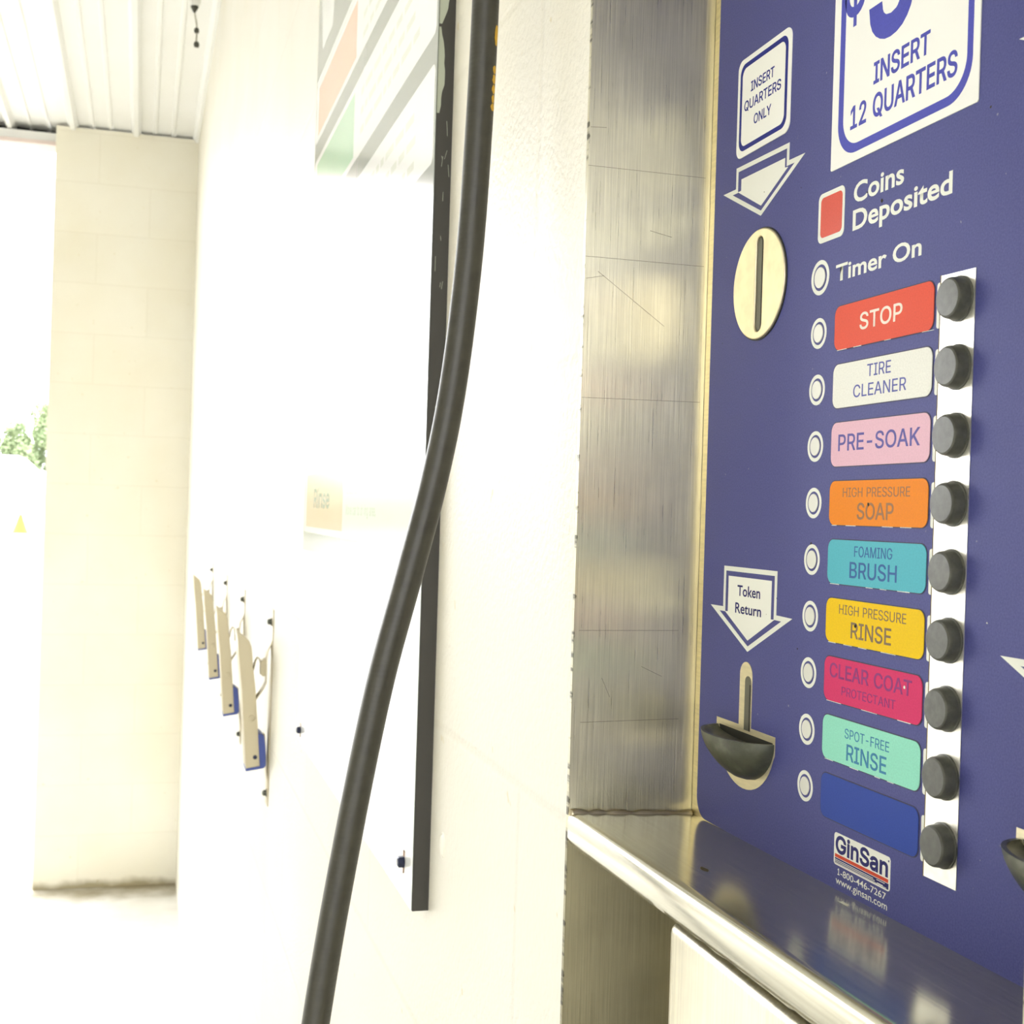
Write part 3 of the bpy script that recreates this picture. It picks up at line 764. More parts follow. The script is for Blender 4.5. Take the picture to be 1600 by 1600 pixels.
# --- indicator lights and their printed rings
M_lens = mat('grey white lens', (0.70, 0.70, 0.64, 1), 0.3, spec=0.3)
M_ringgap = M_navyink
lamp = None
ZK = [71.25 - 21.2 * k for k in range(9)]
def indicator(s, z, k=1.0, label=None):
    o = bpy.data.objects.new('indicator_light', INDICATOR.data) if INDICATOR else None
    return o
def make_indicator(s, z, k):
    c = PANEL.m @ Vector((s, z, 0))
    me = curve_mesh([circ(s, z, 3.45 * k)], 0.35, 0.75, 0.18)
    me.transform(PANEL.m)
    lens = put('indicator_light', me, M_lens, BOX, origin=c)
    me = curve_mesh([circ(s, z, 5.75 * k), circ(s, z, 4.35 * k)], 0.35, 0.47)
    me.transform(PANEL.m)
    put('printed_ring', me, M_ltext, lens, origin=c)
    return lens
L0 = make_indicator(96.0, ZK[0], 1.0)
for z in ZK[1:]:
    c = L0.copy(); COL.objects.link(c)
    d = PANEL.m @ Vector((96.0, z, 0)) - PANEL.m @ Vector((96.0, ZK[0], 0))
    c.location = L0.location + d
    for ch in L0.children:
        g = ch.copy(); COL.objects.link(g); g.parent = c
make_indicator(95.9, 92.2, 1.14)

# --- programme labels with their lettering
def programme(k, rgb, lines, trgb, mname):
    zc = ZK[k]
    z0, z1 = zc - 7.95, zc + 7.95
    m = ink(mname + ' label', rgb, 0.38)
    lb = flat('program_label', PANEL, [rrect(107.9, 169.2, z0, z1, 3.4)], 0.30, 0.62, m, BOX)
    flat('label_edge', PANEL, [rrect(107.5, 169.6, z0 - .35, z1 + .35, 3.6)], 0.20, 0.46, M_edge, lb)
    if k not in (1, 2, 8):
        rr = random.Random(40 + k)
        s = 110.0; cs = []
        while s < 164:
            l = rr.uniform(3, 11)
            cs.append([(s, z0 - .24), (s + l, z0 - .26), (s + l, z0 + rr.uniform(-.12, .02)), (s, z0 - .04)])
            s += l + rr.uniform(4, 20)
        flat('chipped_edge', PANEL, cs, .60, .66, M_ltext, lb)
    if lines:
        mt = ink(mname + ' lettering', trgb, 0.4, False)
        lettering(PANEL, [letters(t, s0, s1, b, c, bd, .6, .68) for t, s0, s1, b, c, bd in lines], mt, lb)
    return lb
P = [
 ((236, 88, 60), [('STOP', 125, 151.5, 68.8, 6.0, .12)], (252, 240, 226), 'red'),
 ((248, 248, 240), [('TIRE', 130.8, 145.6, 51.8, 4.3, .02), ('CLEANER', 122.1, 155, 45.1, 4.4, .02)], (98, 104, 178), 'white'),
 ((240, 194, 212), [('PRE-SOAK', 112.9, 163.7, 26.4, 6.0, .10)], (104, 98, 172), 'pink'),
 ((248, 144, 8), [('HIGH PRESSURE', 117.1, 159.1, 9.8, 3.3, .0), ('SOAP', 126.9, 149.8, 1.9, 5.8, .10)], (164, 120, 84), 'orange'),
 ((92, 190, 208), [('FOAMING', 126, 149.8, -11.3, 3.7, .0), ('BRUSH', 123.2, 152.8, -18.9, 5.7, .08)], (66, 108, 168), 'turquoise'),
 ((250, 208, 0), [('HIGH PRESSURE', 117, 159.1, -32.1, 3.4, .0), ('RINSE', 125.2, 150.6, -40.1, 5.7, .10)], (142, 118, 86), 'yellow'),
 ((222, 56, 112), [('CLEAR COAT', 111.7, 163.4, -55.3, 5.2, .10), ('PROTECTANT', 120.3, 154.2, -60.9, 3.1, .0)], (152, 62, 130), 'magenta'),
 ((158, 236, 212), [('SPOT-FREE', 123.3, 151.4, -75.6, 3.4, .0), ('RINSE', 124.8, 150, -83.3, 5.8, .10)], (72, 140, 182), 'mint'),
 ((58, 82, 172), None, None, 'plain blue'),
]
for k, (rgb, ln, tr, nm) in enumerate(P):
    o = programme(k, rgb, ln, tr, nm)
    tag(o, nm + ' programme label' + (' reading ' + ' '.join(l[0].lower() for l in ln) if ln else ' without lettering'))

# pale pull tabs showing beside the steel strip
for k in range(9):
    z = ZK[k]
    flat('label_tab', PANEL, [rrect(170.6, 173.2, z - 8.0, z + 6.6, .9, 3)], 0.33, 0.45, M_ltext, BOX)

M_rust = mat('brown grime', (0.20, 0.15, 0.05, 1), 0.8)
# --- steel strip and push buttons
flat('strip_edge_grime', PANEL, [[(172.3, -110.8), (172.8, -110.8), (172.8, 80.0), (172.3, 80.0)]], .36, .60, M_rust, BOX)  # thin line of brown grime along the strip's left edge
flat('button_strip', PANEL, [[(172.8, -110.6), (189.6, -110.6), (190.4, 79.4), (172.8, 79.8)]], .36, .58, M_strip, BOX)
me = lathe([(0, 4.7), (5.6, 4.6), (6.1, 4.3), (6.4, 3.7), (6.8, 0.7), (7.15, .6), (7.15, 0)], 40)
me.transform(Matrix.Translation((182.7, ZK[0] - .2, .58)))
me.transform(PANEL.m)
B0 = put('button', me, M_button, BOX, origin=PANEL.m @ Vector((182.7, ZK[0] - .2, .58)), smooth=True)
B0.data.set_sharp_from_angle(angle=math.radians(24))
for z in ZK[1:]:
    c = B0.copy(); COL.objects.link(c)
    c.location = B0.location + (PANEL.m @ Vector((0, z, 0)) - PANEL.m @ Vector((0, ZK[0], 0)))
# rust along the strip's right edge


# --- printed texts
lettering(PANEL, [humanist('Coins', 118.1, 149.8, 114.9, 7.3, .22, .36, .44), humanist('Deposited', 117.9, 177, 105.2, 7.3, .22, .36, .44)], M_ltext, BOX)
tag(BOX.children[-1], 'pale printed words coins deposited')
lettering(PANEL, [humanist('Timer On', 107.2, 161.2, 88.6, 6.2, .2, .36, .44)], M_ltext, BOX)
tag(BOX.children[-1], 'pale printed words timer on')

# --- red coin counter window
w = flat('counter_window', PANEL, [rrect(93.3, 112.0, 105.0, 123.6, 2.6)], .36, .50, M_ltext, BOX)
M_redwin = ink('red window', (228, 92, 74), 0.25)
flat('red_filter', PANEL, [rrect(95.2, 110.5, 106.9, 121.9, 1.9)], .45, .58, M_redwin, w)

# --- coin slots
def coin_slot(ds):
    c = (47.0 + ds, 97.8)
    slot = rrect(44.4 + ds, 51.0 + ds, 78.2, 117.2, 3.2, 8)
    o = flat('coin_slot_plate', PANEL, [circ(c[0], c[1], 22.7, 64), slot], .36, 1.7, M_coin, BOX, bevel=.5)
    flat('slot_recess', PANEL, [rrect(44.6 + ds, 50.8 + ds, 78.4, 117.0, 3.0, 8)], .36, .60, M_black, o)
    flat('slot_guide', PANEL, [rrect(44.5 + ds, 48.6 + ds, 78.5, 116.9, 1.9, 8)], .60, .85, M_slotwall, o)
    flat('plate_rim', PANEL, [circ(c[0] - .1, c[1], 23.2, 64)], .36, .7, M_black, o)
    return o
coin_slot(0); coin_slot(198.0)

# --- arrows
def inset(poly, d):
    out = []
    n = len(poly)
    area = sum(poly[i][0] * poly[(i + 1) % n][1] - poly[(i + 1) % n][0] * poly[i][1] for i in range(n))
    sg = 1 if area > 0 else -1
    for i in range(n):
        a = Vector(poly[i - 1]); b = Vector(poly[i]); c = Vector(poly[(i + 1) % n])
        d1 = (b - a).normalized(); d2 = (c - b).normalized()
        n1 = Vector((-d1.y, d1.x)) * sg; n2 = Vector((-d2.y, d2.x)) * sg
        k = 1 + n1.dot(n2)
        out.append(tuple(b + (n1 + n2) * d / k))
    return out
def arrow(outer, inner, th, label, text=None):
    o = flat('arrow_marking', PANEL, [outer, inset(outer, th)], .36, .46, M_ltext, BOX)
    tag(o, label)
    flat('arrow_fill', PANEL, [inner], .36, .46, M_white, o)
    if text:
        lettering(PANEL, text, M_navyink, o)
def ar1(ds):
    return ([(21.4 + ds, 151.7), (68.6 + ds, 150.4), (68.6 + ds, 143.3), (81.4 + ds, 142.9), (45.4 + ds, 126.3), (9.0 + ds, 143.1), (21.4 + ds, 142.8)],
            [(26.4 + ds, 145.9), (65.2 + ds, 145.1), (65.2 + ds, 141.2), (67.9 + ds, 140.9), (45.3 + ds, 130.5), (23.3 + ds, 141.1), (26.4 + ds, 141.0)])
def ar2(ds):
    return ([(21.2 + ds, -19.3), (69.3 + ds, -19.3), (69.3 + ds, -36.7), (82.4 + ds, -37.0), (45.3 + ds, -53.8), (8.7 + ds, -36.9), (21.2 + ds, -36.8)],
            [(25.8 + ds, -23.4), (64.8 + ds, -23.4), (64.8 + ds, -38.7), (67.9 + ds, -38.6), (45.1 + ds, -49.2), (23.1 + ds, -38.7), (25.8 + ds, -38.6)])
arrow(*ar1(0), 1.9, 'pale arrow pointing down at the coin slot')
arrow(*ar1(198.3), 1.9, 'pale arrow at the right frame edge, upper')
def tok(ds):
    return [humanist('Token', 34.6 + ds, 55.3 + ds, -31.3, 4.5, .16, .46, .52), humanist('Return', 33.0 + ds, 56.6 + ds, -38.6, 4.4, .16, .46, .52)]
arrow(*ar2(0), 2.0, 'pale arrow reading token return', tok(0))
arrow(*ar2(198.5), 2.0, 'pale arrow at the right frame edge, lower', tok(198.5))

# --- token return: bare plate, slot and cast cup
def cup_mesh(s, z, a=26.2, b=15.8, c=18.4, t=1.5, n=24, m=12):
    """cast half bowl on the panel: shallow trough on top, tapering scoop below"""
    bm = bmesh.new()
    def shell(k, depth, p, q):
        rows = []
        for i in range(m + 1):
            f = i / m
            r = (1 - f ** p) ** q
            row = []
            for j in range(n + 1):
                th = math.pi * j / n
                row.append(bm.verts.new((s + (a - k) * math.cos(th) * r + 3.0 * f * (1 if depth > 6 else 0), z - depth * f, .4 + (b - k) * math.sin(th) * r)))
            rows.append(row)
        for p_, q_ in zip(rows, rows[1:]):
            for j in range(n):
                bm.faces.new((p_[j], p_[j + 1], q_[j + 1], q_[j]))
        return rows
    o = shell(0, c, 1.75, .6); i = shell(t, 3.2, 2.2, .5)
    for j in range(n):
        bm.faces.new((o[0][j], o[0][j + 1], i[0][j + 1], i[0][j]))
    bmesh.ops.remove_doubles(bm, verts=bm.verts, dist=.01)
    return bm_mesh(bm)
def token_return(ds):
    c = 45.0 + ds
    body = [(c - 5.5, -84.6), (c - 26.6, -84.6), (c - 26.6, -92)]
    for k in range(1, 20):
        t = math.radians(190 + 160 * k / 20)
        body.append((c + 26.6 * math.cos(t), -87 + 23.2 * math.sin(t)))
    body += [(c + 26.6, -92), (c + 26.6, -84.6), (c + 5.6, -84.6)]
    for k in range(0, 13):
        t = math.radians(180 * k / 12)
        body.append((c + .05 + 5.55 * math.cos(t), -63.4 + 5.4 * math.sin(t)))
    o = flat('token_return_plate', PANEL, [body], .30, .55, M_plate2, BOX)
    sl = [(c + 4.9, -86), (c - .6, -86)]
    for k in range(0, 11):
        t = math.radians(180 - 180 * k / 10)
        sl.append((c + 2.15 + 2.75 * math.cos(t), -66.0 + 2.4 * math.sin(t)))
    flat('return_slot', PANEL, [sl], .5, .62, M_slotwall, o)
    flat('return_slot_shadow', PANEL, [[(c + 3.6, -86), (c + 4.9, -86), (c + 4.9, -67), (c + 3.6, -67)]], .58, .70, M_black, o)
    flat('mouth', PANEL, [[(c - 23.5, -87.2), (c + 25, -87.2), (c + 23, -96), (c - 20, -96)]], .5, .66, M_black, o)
    me = cup_mesh(c, -87.6)
    me.transform(PANEL.m)
    tc = put('token_cup', me, M_cup, o, smooth=True)
    tc.data.set_sharp_from_angle(angle=math.radians(50))
M_plate2 = mat('bare plate', metal=0.7, build=brushed((500, 60, 500), (0.72, 0.65, 0.45, 1), 0.45, 0.0, 0.1))
token_return(0); token_return(198.3)

# --- stickers
st = flat('quarters_sticker', PANEL, [rrect(21.0, 68.6, 155.0, 197.2, 4.4, 8)], .36, .72, M_sticker, BOX, bevel=.1)
tag(st, 'white sticker reading insert quarters only')
flat('sticker_border', PANEL, [rrect(23.4, 65.8, 157.6, 194.9, 4.6, 8), rrect(25.3, 63.7, 159.6, 192.9, 3.6, 8)], .70, .78, M_deepblue, st)
lettering(PANEL, [letters('INSERT', 33.5, 54.3, 181.2, 4.2, .09, .70, .78), letters('QUARTERS', 27.7, 60.4, 174.2, 4.3, .09, .70, .78), letters('ONLY', 37, 52.3, 166.4, 4.2, .09, .70, .78)], M_deepblue, st)
st = flat('price_sticker', PANEL, [rrect(101.6, 189.2, 130.4, 238, .8, 3)], .36, .70, M_sticker, BOX)
tag(st, 'large white sticker reading insert 12 quarters')
flat('sticker_border', PANEL, [rrect(106.2, 185.9, 133.5, 234, 12.5, 12), rrect(109.6, 183.0, 136.6, 231, 10.5, 12)], .68, .76, M_blueink, st)
lettering(PANEL, [letters('INSERT', 129.4, 163, 154.1, 7.7, .22, .68, .76), letters('12 QUARTERS', 114.7, 178.1, 142.2, 8.3, .22, .68, .76),
                  letters('3', 125.6, 153, 168.2, 42, 1.9, .68, .76), letters('$', 108.6, 123.0, 183.5, 28, .25, .68, .76)], M_blueink, st)

# --- maker's mark
lo = flat('maker_logo', PANEL, [rrect(118.1, 154.0, -121.4, -110.0, 1.3, 5)], .36, .46, M_white, BOX)
tag(lo, 'white maker plate with red line and navy stripes')
lettering(PANEL, [letters('GinSan', 119.2, 152.7, -117.0, 6.3, .31, .45, .52), curve_mesh([circ(153.0, -111.4, .35, 10)], .45, .52)], M_navyink, lo)
M_redline = ink('red line', (226, 88, 66))
flat('red_line', PANEL, [[(119.0, -118.7), (153.0, -118.7), (153.0, -117.5), (119.0, -117.5)]], .45, .52, M_redline, lo)
flat('navy_stripes', PANEL, [[(119.0, -120.9), (153.2, -120.9), (153.2, -118.9), (119.0, -118.9)]], .45, .52, M_navyink, lo)
for a, b_, z in ((119, 144, -119.55), (146, 151, -119.35), (119, 145, -120.1), (146.5, 150, -120.35), (119, 152, -120.65)):
    flat('white_stripe', PANEL, [[(a, z - .11), (b_, z - .11), (b_, z + .11), (a, z + .11)]], .51, .56, M_ltext, lo)
lettering(PANEL, [letters('1', 120.9, 122.2, -124.7, 2.3, .03, .36, .43), humanist('-800-446-7267', 122.9, 151.8, -124.7, 2.3, .05, .36, .43), humanist('www.ginsan.com', 119.8, 152.7, -127.9, 2.5, .05, .36, .43)], M_ltext, BOX)
tag(BOX.children[-1], 'small pale phone number and web address')

# --- crumbs of dirt stuck to the panel
def crumb(s, z, r, m, seed, w=.36):
    rr = random.Random(seed)
    bm = bmesh.new()
    top = bm.verts.new((s, z, w + r * .5))
    ring = [bm.verts.new((s + r * rr.uniform(.6, 1.2) * math.cos(t), z + r * rr.uniform(.6, 1.2) * math.sin(t), w)) for t in [2 * math.pi * k / 9 for k in range(9)]]
    for k in range(9):
        bm.faces.new((top, ring[k], ring[(k + 1) % 9]))
    bm.faces.new(list(reversed(ring)))
    me = bm_mesh(bm); me.transform(PANEL.m)
    put('dirt_crumb', me, m, BOX)
M_dirt = mat('dark crumb', (0.035, 0.025, 0.012, 1), 0.8)
for i, (s, z, r, m, w_) in enumerate(((136.5, 112.0, .75, M_dirt, .4), (127.0, 117.0, .4, M_dirt, .4), (134.2, 7.2, .7, M_dirt, .66), (128.2, -35.6, .85, M_dirt, .66), (95.0, -7.6, .6, M_dirt, .4),
                        (159.2, -52.7, .7, M_white, .66), (79.0, 130.0, .3, M_dirt, .4), (12.3, 77.5, .3, M_dirt, .4), (48.0, 135.5, .3, M_dirt, .46), (200.5, -28, .3, M_white, .4),
                        (87, -48, .4, M_dirt, .4), (195, 127, .5, M_dirt, .4), (69.5, -30, .35, M_dirt, .47), (61, -37, .3, M_dirt, .4))):
    crumb(s, z, r, m, i + 2, w_)

# ------------------------------------------------------------------ instruction sign on the wall
SG = empty('instruction_sign', (XW, 1.115, HC - 0.255), 'large thick instruction sign board with black edge, bolted to the wall behind the hose', 'sign')
def spart(name, c, w0, w1, m, parent=None):
    return flat(name, SIGN, c, w0, w1, m, parent or SG)
def srow(y0, y1, z0, z1, r=0):
    if r: return rrect(-y0, -y1, z0, z1, r, 4)
    return [(-y0, z0), (-y1, z0), (-y1, z1), (-y0, z1)]
put('board', boxes(((.1732, .802, HC - .2545), (XW, 1.4285, HC + .640))), M_signedge, SG)
M_face = mat('glossy white sign face', (0.86, 0.87, 0.85, 1), 0.14, spec=0.8)
M_band = mat('glossy dark sign print', (0.27, 0.29, 0.25, 1), 0.14, spec=0.8)
M_grlk = mat('glossy grey sign print', (0.72, 0.74, 0.66, 1), 0.14, spec=0.8)
spart('face_sheet', [srow(1428, 802.5, -254, 639.5)], -.1, .2, M_band)
zt = .4690
rows = []
z_hi = 639 - 12
spart('header_line', [srow(1424, 808, 462.5, 468)], .2, .3, M_face)
lt = lettering(SIGN, [letters('W', -1412, -1285, 492, 105, 6.0, .2, .3)], M_face, SG, 'header_lettering')
cols = [('orange', (0.82, 0.46, 0.30)), ('green', (0.42, 0.68, 0.44)), ('blue', (0.12, 0.3, 0.6)), ('yellow', (0.8, 0.65, 0.1)), ('violet', (0.4, 0.2, 0.5)), ('salmon', (0.84, 0.60, 0.42))]
for k, (nm, c) in enumerate(cols):
    top = 468 - 0 if k == 0 else 379 - 89.3 * (k - 1) - .5
    bot = 398 if k == 0 else top - 70.5
    if k >= 2: top, bot = ((288.5, 224), (205, 142), (123, 60.5), (41.5, -26))[k - 2]
    top_ = 462 if k == 0 else top
    rw = spart('program_row', [srow(1424, 808, bot, top_, 6)], .2, .25, M_face)
    mc = mat('glossy ' + nm + ' field', (*c, 1), 0.14, spec=0.8)
    spart('color_field', [srow(1405, 1146, bot + 6, top_ - 6)], .25, .29, mc, rw)
    if k == 5:
        lettering(SIGN, [letters('Rinse', -1345, -1230, 0, 20, .8, .29, .33)], M_band, rw)
        lettering(SIGN, [letters('RINSE car from top down.', -1128, -962, 13, 9, .3, .25, .29), letters('Move car to drying area.', -1126, -975, -5, 9, .3, .25, .29)], M_grlk, rw)
    else:
        # three lines too small to read
        rr = random.Random(k)
        cs = []
        for q in range(3):
            s = -1110
            zz = top_ - 20 - 17 * q
            while s < -880:
                l = rr.uniform(12, 38)
                cs.append([(s, zz), (s + l, zz), (s + l, zz + 6), (s, zz + 6)])
                s += l + 7
        spart('small_print', cs, .25, .29, M_grlk, rw)
spart('footer', [srow(1428, 802.5, -254, -46)], .2, .32, M_face)
M_bolt = mat('dark blued bolt', (0.03, 0.035, 0.07, 1), 0.35, 0.6)
M_brass = mat('bronze washer', (0.32, 0.2, 0.14, 1), 0.4, 0.7)
def sign_bolt(y, z):
    me = lathe([(0, 4.6), (2.6, 4.6), (3.8, 3.8), (4.0, 1.0), (4.0, 0.2), (0, .2)], 6)
    me.transform(SIGN.m @ Matrix.Translation((-y, z, .3)))
    b_ = put('bolt', me, M_bolt, SG)
    me = curve_mesh([[(-y - .7, z - 6.4), (-y, z - 7.6), (-y + .7, z - 6.4), (-y + .7, z + 6.4), (-y, z + 7.6), (-y - .7, z + 6.4)]], .3, 1.0)
    me.transform(SIGN.m)
    put('clip', me, M_brass, b_)
for y, z in ((829, -230), (1397, -240)):
    sign_bolt(y, z)
# peeled patch near the top of the black edge
bm = bmesh.new()
rr = random.Random(11)
M_peel = mat('peeled grey paint', (0.40, 0.43, 0.33, 1), 0.5)
def patch(z0, z1, xw, seed):
    rr = random.Random(seed)
    bm = bmesh.new()
    n = 12
    L = []; Rr = []
    for k in range(n + 1):
        z = HC + (z0 + (z1 - z0) * k / n) / 1000
        w = math.sin(math.pi * min(max(k / n, .03), .97)) ** .5 * xw * rr.uniform(.75, 1.1)
        L.append(bm.verts.new((.1733, .80185, z))); Rr.append(bm.verts.new((.1733 + w / 1000, .80185, z)))
    for k in range(n):
        bm.faces.new((L[k], Rr[k], Rr[k + 1], L[k + 1]))
    me = bm_mesh(bm)
    return me
put('peeled_patch', patch(254, 309, 4.6, 2), M_peel, SG)
put('peeled_patch', patch(311, 352, 6.0, 5), M_peel, SG)
# scuffs on the black edge
for i in range(12):
    rr = random.Random(100 + i)
    z = HC + rr.choice([rr.uniform(.13, .23), rr.uniform(.0, .3)])
    x = rr.uniform(.1745, .1825); a = rr.uniform(-.9, .9); l = rr.uniform(.001, .005)
    bm = bmesh.new()
    p = Vector((x, .8018, z)); d = Vector((math.sin(a) * .3, 0, math.cos(a))) * l; n = Vector((.00013, 0, .00004))
    bm.faces.new([bm.verts.new(v) for v in (p - d - n, p - d + n, p + d + n, p + d - n)])
    put('scuff', bm_mesh(bm), M_peel, SG)

# painted-over plug in the wall
me = lathe([(0, .9), (5.5, .9), (6.3, .5), (6.8, 0), (7.2, .0), (7.6, .5), (8.2, 0.0)], 28)
WALLF = Frame((XW, 0, HC), (0, -1, 0), (0, 0, 1))
me.transform(WALLF.m @ Matrix.Translation((-768, -204.5, 0)))
pg = put('wall_plug', me, mat('wall paint plug', (0.86, 0.83, 0.72, 1), 0.4), origin=(XW, .768, HC - .2045), smooth=True)
tag(pg, 'small round painted-over plug in the cream wall right of the sign bottom', 'wall plug')

# ------------------------------------------------------------------ mat clamps
CL = None
def make_clamp(y):
    fr = Frame((0, y, HC), (1, 0, 0), (0, 0, 1))
    root = empty('mat_clamp', (XW, y, HC - .29), None, 'floor mat clamp', 'mat clamps on the wall')
    # strap screwed to the wall, bowing out in the middle and at the foot
    line = [(183.2, -148), (183.2, -186), (181.5, -193), (176.8, -204), (175.6, -216), (176.2, -247), (173, -254), (164, -269), (158, -273)]
    def ribbon(line, t, w0, w1):
        a = []; b = []
        for i, p in enumerate(line):
            q0 = Vector(line[max(i - 1, 0)]); q1 = Vector(line[min(i + 1, len(line) - 1)])
            d = (q1 - q0).normalized(); n = Vector((-d.y, d.x)) * t / 2
            a.append(tuple(Vector(p) + n)); b.append(tuple(Vector(p) - n))
        me = curve_mesh([a + b[::-1]], w0, w1)
        me.transform(fr.m)
        return me
    put('wall_strip', join(ribbon([(183.0, -145), (182.8, -420)], 1.4, -30, 0)), M_clamp, root)
    put('bow_strap', ribbon(line, 1.3, -26, -4), M_clamp, root)
    put('foot_strap', ribbon([(176, -320), (178.8, -352), (179.6, -366), (182.2, -388), (182.6, -412)], 1.2, -26, -4), M_clamp, root)
    put('spring', ribbon([(168.6, -236), (168.4, -222), (166.5, -214), (163.7, -212.5), (161, -217), (158.6, -230)], 1.3, -22, -8), M_clamp, root)
    put('pivot_block', curve_and(fr, [[(168.8, -216), (175.4, -214), (175.4, -238), (170.5, -238), (168.8, -235)]], -24, -6), M_clamp, root)
    # the long clamping bar with its rubber shoe
    bar = put('clamp_bar', curve_and(fr, [[(133.8, -174), (137, -177.5), (150.5, -188), (154.2, -197), (157.4, -226), (161.4, -257), (166, -310), (170.2, -362.8), (151.4, -366), (142.6, -257), (136.5, -207)]], -48, 0, .6), M_clamp, root)
    shoe = put('rubber_shoe', curve_and(fr, [[(151.2, -366.4), (170.6, -363.2), (166.6, -318), (172, -318.5), (175.4, -322), (177.6, -340), (178.8, -362), (176, -366.4), (151.4, -370.2)]], -46, -.4, .3), M_blueshoe, root)
    for (x, z, m, r) in ((157.4, -295.5, M_clamp, 4.2), (163.4, -350.4, M_bolt, 3.0)):
        me = lathe([(0, 1.6), (r * .8, 1.5), (r, .9), (r, 0)], 16)
        me.transform(fr.m @ Matrix.Translation((x, z, 0)))
        put('rivet', me, m, bar, smooth=False)
    for z in (-162.3, -404):
        me = lathe([(0, 6.2), (2.6, 6.0), (4.0, 4.6), (4.2, 1.0), (6.0, .9), (6.0, 0)], 12)
        me.transform(Matrix.Translation((.1822, y + .015, HC + z / 1000)) @ Matrix.Rotation(math.radians(-90), 4, 'Y') @ Matrix.Scale(0.001, 4))
        put('bolt', me, M_clampbolt, root)
    return root
def curve_and(fr, cs, w0, w1, bevel=0.0):
    me = curve_mesh(cs, w0, w1, bevel)
    me.transform(fr.m)
    return me
M_blueshoe = mat('blue rubber', (0.05, 0.08, 0.30, 1), 0.5)
M_clampbolt = mat('dull grey bolt', (0.10, 0.105, 0.085, 1), 0.5, 0.4)
CL = make_clamp(1.824)
CLAMPS = [CL]
for y in (2.335, 2.826, 3.394):
    c = CL.copy(); COL.objects.link(c)
    c.location = Vector((XW, y, HC - .295 - .0 * y))
    for ch in CL.children:
        d = ch.copy(); COL.objects.link(d); d.parent = c
        for g in ch.children:
            e_ = g.copy(); COL.objects.link(e_); e_.parent = d
    CLAMPS.append(c)
for c, t in zip(CLAMPS, ('nearest metal mat clamp on the wall, largest of the row beside the sign', 'second metal mat clamp from the sign, just behind the nearest clamp',
                         'third metal mat clamp from the sign, second from the end pillar', 'farthest metal mat clamp, smallest of the row and closest to the end pillar')):
    c['label'] = t

# ------------------------------------------------------------------ pressure hose
YH = .620
hp = [(.150, 1.35, 1.500), (.160, 1.05, 1.20), (.1585, .70, .78), (.158, YH + .004, .45), (.1575, YH, .33), (.1571, YH, .255), (.1556, YH, .191), (.1527, YH, .127), (.1466, YH, .0635), (.1385, YH, .0157), (.1272, YH, -.0319),
      (.1137, YH, -.0883), (.0996, YH, -.1688), (.0882, YH, -.2484), (.076, YH, -.36), (.066, YH + .01, -.62), (.062, YH + .02, -1.0), (.05, YH + .05, -1.38), (.01, YH + .12, -1.515), (-.06, YH + .3, -1.5585), (-.10, YH + .6, -1.5595), (-.02, YH + .95, -1.5595)]
HO = empty('pressure_hose', (.1466, YH, HC), 'black rubber pressure hose hanging in a curve in front of the sign and cream wall', 'hose')
put('hose_tube', tube_mesh([(x, y, HC + z) for x, y, z in hp], .0068, 28, sub=16), M_hose, HO, smooth=True)
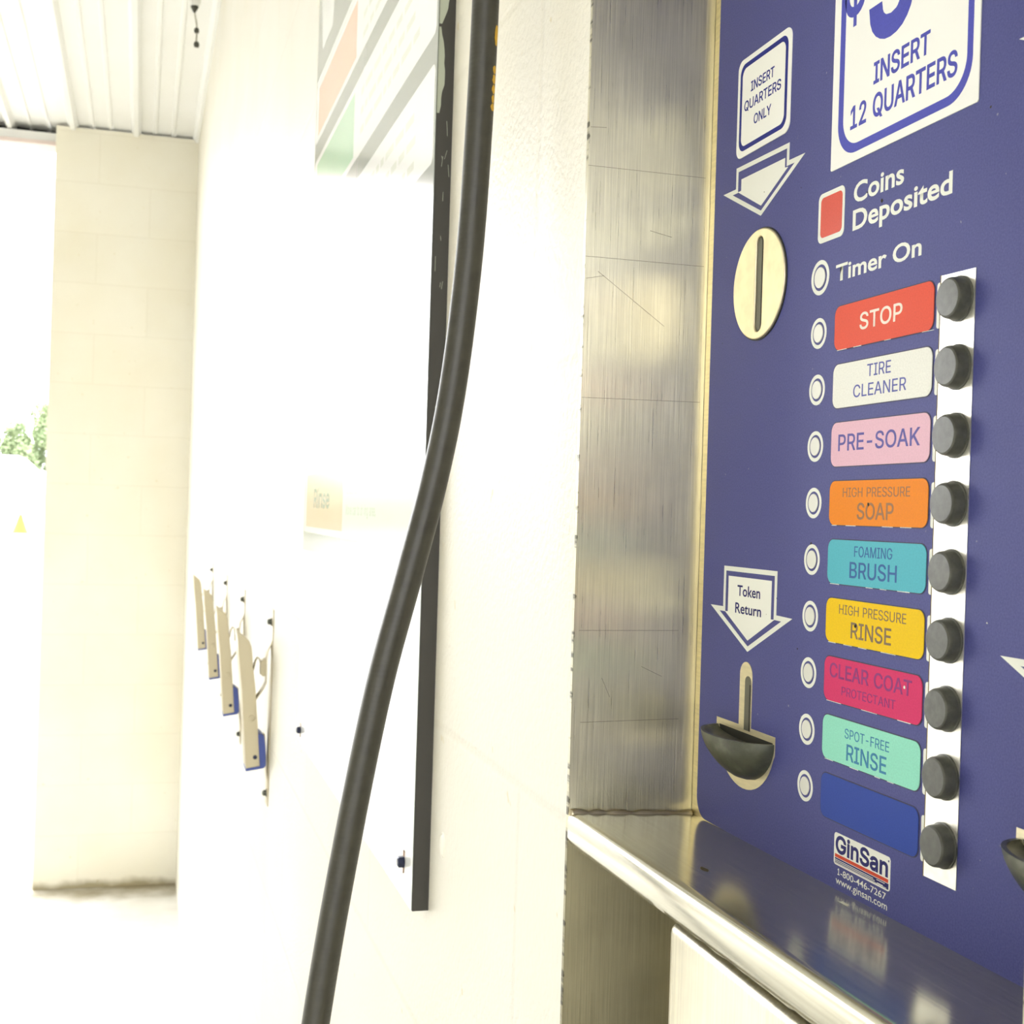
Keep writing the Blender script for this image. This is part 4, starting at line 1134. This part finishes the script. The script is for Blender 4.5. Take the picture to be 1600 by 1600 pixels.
# yellow printed characters curving round the side of the hose
def on_hose(z):
    for (a, b) in zip(hp, hp[1:]):
        if b[2] <= z <= a[2]:
            t = (a[2] - z) / (a[2] - b[2])
            return Vector(a).lerp(Vector(b), t)
def mark(z0, z1, a0, a1, seed):
    rr = random.Random(seed)
    bm = bmesh.new(); n = 6
    rows = []
    for k in range(n + 1):
        z = z1 + (z0 - z1) * k / n
        c = on_hose(z); c.z = HC + z
        w = math.sin(math.pi * min(max(k / n, .08), .92)) ** .6
        am = (a0 + a1) / 2; hw = (a1 - a0) / 2 * w * rr.uniform(.75, 1.1)
        rows.append([bm.verts.new(c + Vector((math.sin(am + hw * q), -math.cos(am + hw * q), 0)) * .00705) for q in (-1, -.6, -.2, .2, .6, 1)])
    for p, q in zip(rows, rows[1:]):
        for j in range(5):
            bm.faces.new((p[j], p[j + 1], q[j + 1], q[j]))
    me = bm_mesh(bm)
    put('printed_mark', me, M_yellow, HO)
for i, (z0, z1) in enumerate(((.2315, .2415), (.2175, .2215), (.2125, .2170), (.2075, .2120), (.2030, .2070), (.1990, .2027))):
    mark(z0, z1, .60, 1.15, i)

# ------------------------------------------------------------------ small hanging cord under the ceiling
CD = empty('ceiling_pull_cord', (.108, 3.95, ZC), 'short dark cord with two beads hanging from the white ribbed ceiling beside the wall', 'cord')
def at(p): return (p[0], 3.95, HC + p[1] * 3.95 / 3.9)
me = lathe([(0, 14), (10, 14), (17, 24), (20, 40), (20, 70), (0, 70)], 20)
me.transform(Matrix.Translation(at((.1085, 1.447))) @ Matrix.Scale(0.001, 4))
M_white_plastic = mat('white socket', (0.8, 0.8, 0.76, 1), 0.4)
M_dark = mat('dark plastic', (0.05, 0.05, 0.035, 1), 0.5)
put('socket', me, M_white_plastic, CD, smooth=True)
me = lathe([(0, -2), (3, 0), (10, 13), (12, 18), (0, 20)], 20)
me.transform(Matrix.Translation(at((.1085, 1.444))) @ Matrix.Scale(0.001, 4))
put('socket_tip', me, M_dark, CD, smooth=True)
put('wire', tube_mesh([at((.1085, 1.446)), at((.1135, 1.425)), at((.117, 1.400)), at((.1165, 1.35))], .0022, 8), mat('grey wire', (0.35, 0.34, 0.26, 1), 0.6), CD, smooth=True)
for x, z, r in ((.1165, 1.393, 8.0), (.1175, 1.352, 8.5)):
    me = lathe([(0, r), (r * .7, r * .8), (r, 0), (r * .8, -r * .9), (0, -r)], 16)
    me.transform(Matrix.Translation(at((x, z))) @ Matrix.Scale(0.001, 4))
    put('bead', me, M_dark, CD, smooth=True)

# trailing curve datablocks are not needed once meshes exist
for cu in list(bpy.data.curves):
    if cu.users == 0:
        bpy.data.curves.remove(cu)
